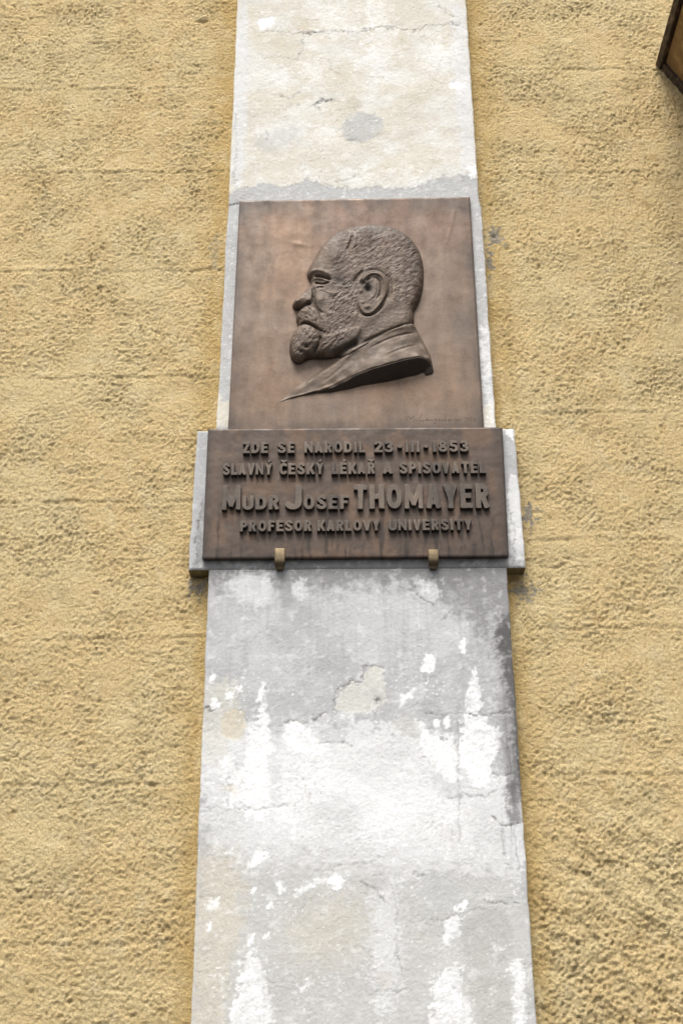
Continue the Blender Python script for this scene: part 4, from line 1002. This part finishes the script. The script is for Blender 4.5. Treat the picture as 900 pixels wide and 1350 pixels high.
def glyph_mesh(ch, wmm, hmm, depth, bev):
    k = (ch, round(wmm / hmm, 1), round(hmm / 6))
    if k in _gm: return _gm[k]
    adv, strk = GL[ch]; g = 0.02
    xs_ = np.arange(-0.12, adv + 0.14, g); ys_ = np.arange(-0.12, 1.42, g)
    gx_, gy_ = np.meshgrid(xs_, ys_)
    D = glyph_sdf(strk, gx_, gy_)
    if ch not in 'OSUCČJD8352·': D = np.minimum(D, np.where(gy_ > 1.03, 9, 1.0 - gy_ + 0.0)); 
    D = np.minimum(D, gy_ + 0.012)
    D = D - bev * 0.6 / hmm
    D[np.abs(D) < 1e-6] = 1e-6
    cu = bpy.data.curves.new('letter', 'CURVE'); cu.dimensions = '2D'; cu.fill_mode = 'BOTH'
    cu.extrude = depth / 2 / 1000 - bev / 1000; cu.bevel_depth = bev / 1000; cu.bevel_resolution = 1
    for lp in contour(D, xs_[0], ys_[0], g):
        n_ = len(lp) // 2
        q = dp(lp[:n_ + 1], 0.005)[:-1] + dp(lp[n_:] + [lp[0]], 0.005)[:-1]
        q2 = [q[0]]
        for a_ in q[1:]:
            if math.hypot(a_[0] - q2[-1][0], a_[1] - q2[-1][1]) > 0.024: q2.append(a_)
        if len(q2) > 3 and math.hypot(q2[0][0] - q2[-1][0], q2[0][1] - q2[-1][1]) < 0.024: q2.pop()
        q = q2
        sp = cu.splines.new('POLY'); sp.points.add(len(q) - 1)
        for pt, (x_, y_) in zip(sp.points, q): pt.co = (x_ * wmm / adv / 1000, y_ * hmm / 1000, 0, 1)
        sp.use_cyclic_u = True
    to = bpy.data.objects.new('tmp', cu); C.objects.link(to)
    dg = bpy.context.evaluated_depsgraph_get()
    me = bpy.data.meshes.new_from_object(to.evaluated_get(dg)); me.name = 'letter'
    bpy.data.objects.remove(to); bpy.data.curves.remove(cu)
    me.materials.clear(); me.materials.append(M_LET); me.materials.append(M_LET_SHADE)
    for f in me.polygons:
        f.material_index = 1 if abs(f.normal.z) < 0.5 and f.center.z < depth / 2000 - bev / 1000 + 1e-5 else 0
    _gm[k] = me
    return me
rl = random.Random(5)
def word(txt, x0, x1, ytop, ybot, slope=-0.0075, gap=0.12):
    """letters between photo x0..x1, cap line ytop, base line ybot at x0"""
    tot = sum(GL[c][0] for c in txt) + gap * (len(txt) - 1)
    k = (x1 - x0) / tot; x = x0
    for c in txt:
        wpx = GL[c][0] * k
        sy = slope * (x - 468)
        yb, yt = ybot + sy, ytop + sy
        X0, Z0 = map(float, U(x, yb, Y_LET)); X1, _ = map(float, U(x + wpx, yb, Y_LET)); Xt, Z1 = map(float, U(x, yt, Y_LET))
        # the extruded bottom shows below the face, so the face itself sits at ybot
        me = glyph_mesh(c, (X1 - X0) * 1000, (Z1 - Z0) * 1000, 15.0, 0.8)
        o = bpy.data.objects.new('letter', me); C.objects.link(o)
        o.matrix_basis = Matrix.Translation((X0, Y_LET + 0.0075, Z0)) @ Matrix.Rotation(math.radians(90), 4, 'X') @ Matrix.Rotation(math.radians(rl.uniform(-.6, .6)), 4, 'Z')
        adopt(o, ins)
        x += wpx + gap * k
r1 = (581.8, 596.2); r2 = (609.6, 624.6)
word('ZDE', 319.8, 353.6, *r1); word('SE', 365.6, 389.8, *r1); word('NARODIL', 401.2, 481.6, *r1)
word('23', 492.8, 518.6, *r1); word('·', 524.2, 529.6, *r1); word('III', 534.2, 553.2, *r1, gap=.14); word('·', 558.8, 564.0, *r1); word('1853', 570.3, 618.2, *r1)
word('SLAVNÝ', 293.6, 358.6, *r2); word('ČESKÝ', 368, 427.6, *r2); word('LÉKAŘ', 437.2, 494.6, *r2); word('A', 504.6, 517.4, *r2); word('SPISOVATEL', 526.6, 640.8, *r2)
r3 = (638.8, 670.6); r3s = (652.4, 670.6)
word('M', 292.6, 316.8, *r3); word('UDR', 319.4, 368, *r3s); word('J', 378.2, 397.8, *r3); word('OSEF', 400, 460, *r3s)
word('THOMAYER', 466.2, 645.6, *r3)
r4 = (685.4, 699.4)
word('PROFESOR', 316.2, 411, *r4); word('KARLOVY', 418.2, 501, *r4); word('UNIVERSITY', 512, 622.4, *r4)

# ---- sculptor's signature scratched into the portrait plate
M_SIG, n, p = mat_new('scratched_bronze', 0.6, 0.4)
n.links.new(ramp(n, noise(n, coords(n), 60), [(0.3, (0.085, 0.062, 0.05)), (0.7, (0.13, 0.095, 0.075))]), p.inputs['Base Color'])
cu = bpy.data.curves.new('signature', 'CURVE'); cu.dimensions = '3D'; cu.bevel_depth = 0.0006; cu.bevel_resolution = 1
sig = [[(535, 556), (538, 548), (541, 554), (545, 548), (546, 556)], [(549, 555.5), (549.6, 555.5)],
       [(556, 547), (553, 551), (552, 556), (557, 556), (559, 555)], [(563, 553), (560.5, 554), (562, 556), (564, 553), (564.4, 556), (566, 555)], [(566.5, 553), (567, 556), (569, 553.3), (570, 556)],
       [(575, 553), (572, 553.5), (573, 556), (575, 553.5), (574.5, 559), (571.5, 560)], [(577, 555), (579.5, 554), (577.5, 553), (577, 556), (580, 556)], [(581, 553), (581.4, 556), (583, 553.4), (584, 556)],
       [(586, 548), (585.6, 556), (588.5, 555), (586, 553.5)], [(590, 555), (592.5, 554), (590.5, 553), (590, 556), (593, 556)], [(594, 553), (594.4, 556), (596, 553.2)],
       [(600, 553), (598, 554), (600, 556), (601, 553), (600, 559.5)], [(602, 555), (604.5, 554), (602.5, 553), (602.2, 556), (604.6, 556)], [(605.5, 553), (606, 556), (607.5, 553.3)],
       [(612, 551), (612, 556)], [(616.5, 552), (614.5, 552), (616.5, 554), (616, 556)], [(620, 551), (618, 553.5), (620, 556), (621.5, 553), (620, 551)], [(625, 551), (623, 553.5), (625, 556), (626.5, 553), (625, 551)]]
for L in sig:
    sp = cu.splines.new('POLY'); q = smooth_line(L, 1); sp.points.add(len(q) - 1)
    for pt, (a_, b_) in zip(sp.points, q):
        x_, z_ = U(a_, b_ - 1.0, Y_POR); pt.co = (float(x_), Y_POR - 0.0001 - float(por_disp(np.array([[float(x_)]]), np.array([[float(z_)]]))[0, 0]), float(z_), 1)
to = bpy.data.objects.new('tmp', cu); C.objects.link(to)
me = bpy.data.meshes.new_from_object(to.evaluated_get(bpy.context.evaluated_depsgraph_get())); bpy.data.objects.remove(to)
me.materials.clear(); me.materials.append(M_SIG); me.name = 'signature'
o = bpy.data.objects.new('signature', me); C.objects.link(o); adopt(o, por)

# ------------------------------------------------------------------ brass hooks under the inscription plaque
def hook(px, pyt, label):
    X0, Zt = map(float, U(px, pyt, Y_TXT - 0.006)); _, Zb = map(float, U(px, 736.0 if px < 450 else 735.0, Y_TXT))
    root = empty('plaque_hook', (X0, PY, Zb), label, 'hook', 'brass hooks under the inscription plaque')
    W = 0.0145; th = 0.0042
    path = [(Y_TXT - 0.0035, Zt), (Y_TXT - 0.005, Zt - 0.012), (Y_TXT - 0.006, Zb - 0.004)]
    r = 0.021; cy = Y_TXT - 0.006 + r; cz = Zb - 0.006
    for k in range(1, 9):
        a = math.pi + math.radians(k * 13)
        path.append((cy + r * math.cos(a), cz + r * math.sin(a)))
    path.append((PY + 0.004, path[-1][1] - 0.001))
    V = []; F = []; m = len(path)
    for i, (y, z) in enumerate(path):
        a_, b_ = path[max(0, i - 1)], path[min(m - 1, i + 1)]
        ty, tz = b_[0] - a_[0], b_[1] - a_[1]; l = math.hypot(ty, tz); ny_, nz2 = tz / l, -ty / l   # normal to the front / below
        wv = W * (1 - 0.45 * max(0, (i - 3) / (m - 4)) ** 1.5)
        pr = [(-wv, -.5), (-wv * .86, .5), (wv * .86, .5), (wv, -.5)]
        for (xx, s) in pr:
            V.append((X0 + xx, y + ny_ * th * s, z + nz2 * th * s))
    for i in range(m - 1):
        for j in range(4):
            a_ = i * 4 + j; b_ = i * 4 + (j + 1) % 4
            F.append((a_, b_, b_ + 4, a_ + 4))
    F.append((3, 2, 1, 0)); F.append((m * 4 - 4, m * 4 - 3, m * 4 - 2, m * 4 - 1))
    me = bpy.data.meshes.new('strap'); me.from_pydata(V, [], F)
    import bmesh
    bm = bmesh.new(); bm.from_mesh(me); bmesh.ops.recalc_face_normals(bm, faces=bm.faces)
    bmesh.ops.bevel(bm, geom=[e for e in bm.edges if e.calc_face_angle(0) > 0.7], offset=0.0012, segments=2, affect='EDGES')
    for f in bm.faces: f.smooth = True
    bm.to_mesh(me); bm.free(); me.set_sharp_from_angle(angle=0.5); me.materials.append(M_HOOK)
    o = bpy.data.objects.new('strap', me); C.objects.link(o); adopt(o, root)
hook(368.8, 722.5, 'brass hook holding the lower edge of the inscription plaque under the word PROFESOR')
hook(570.6, 724.0, 'brass hook holding the lower edge of the inscription plaque under the word UNIVERSITY')
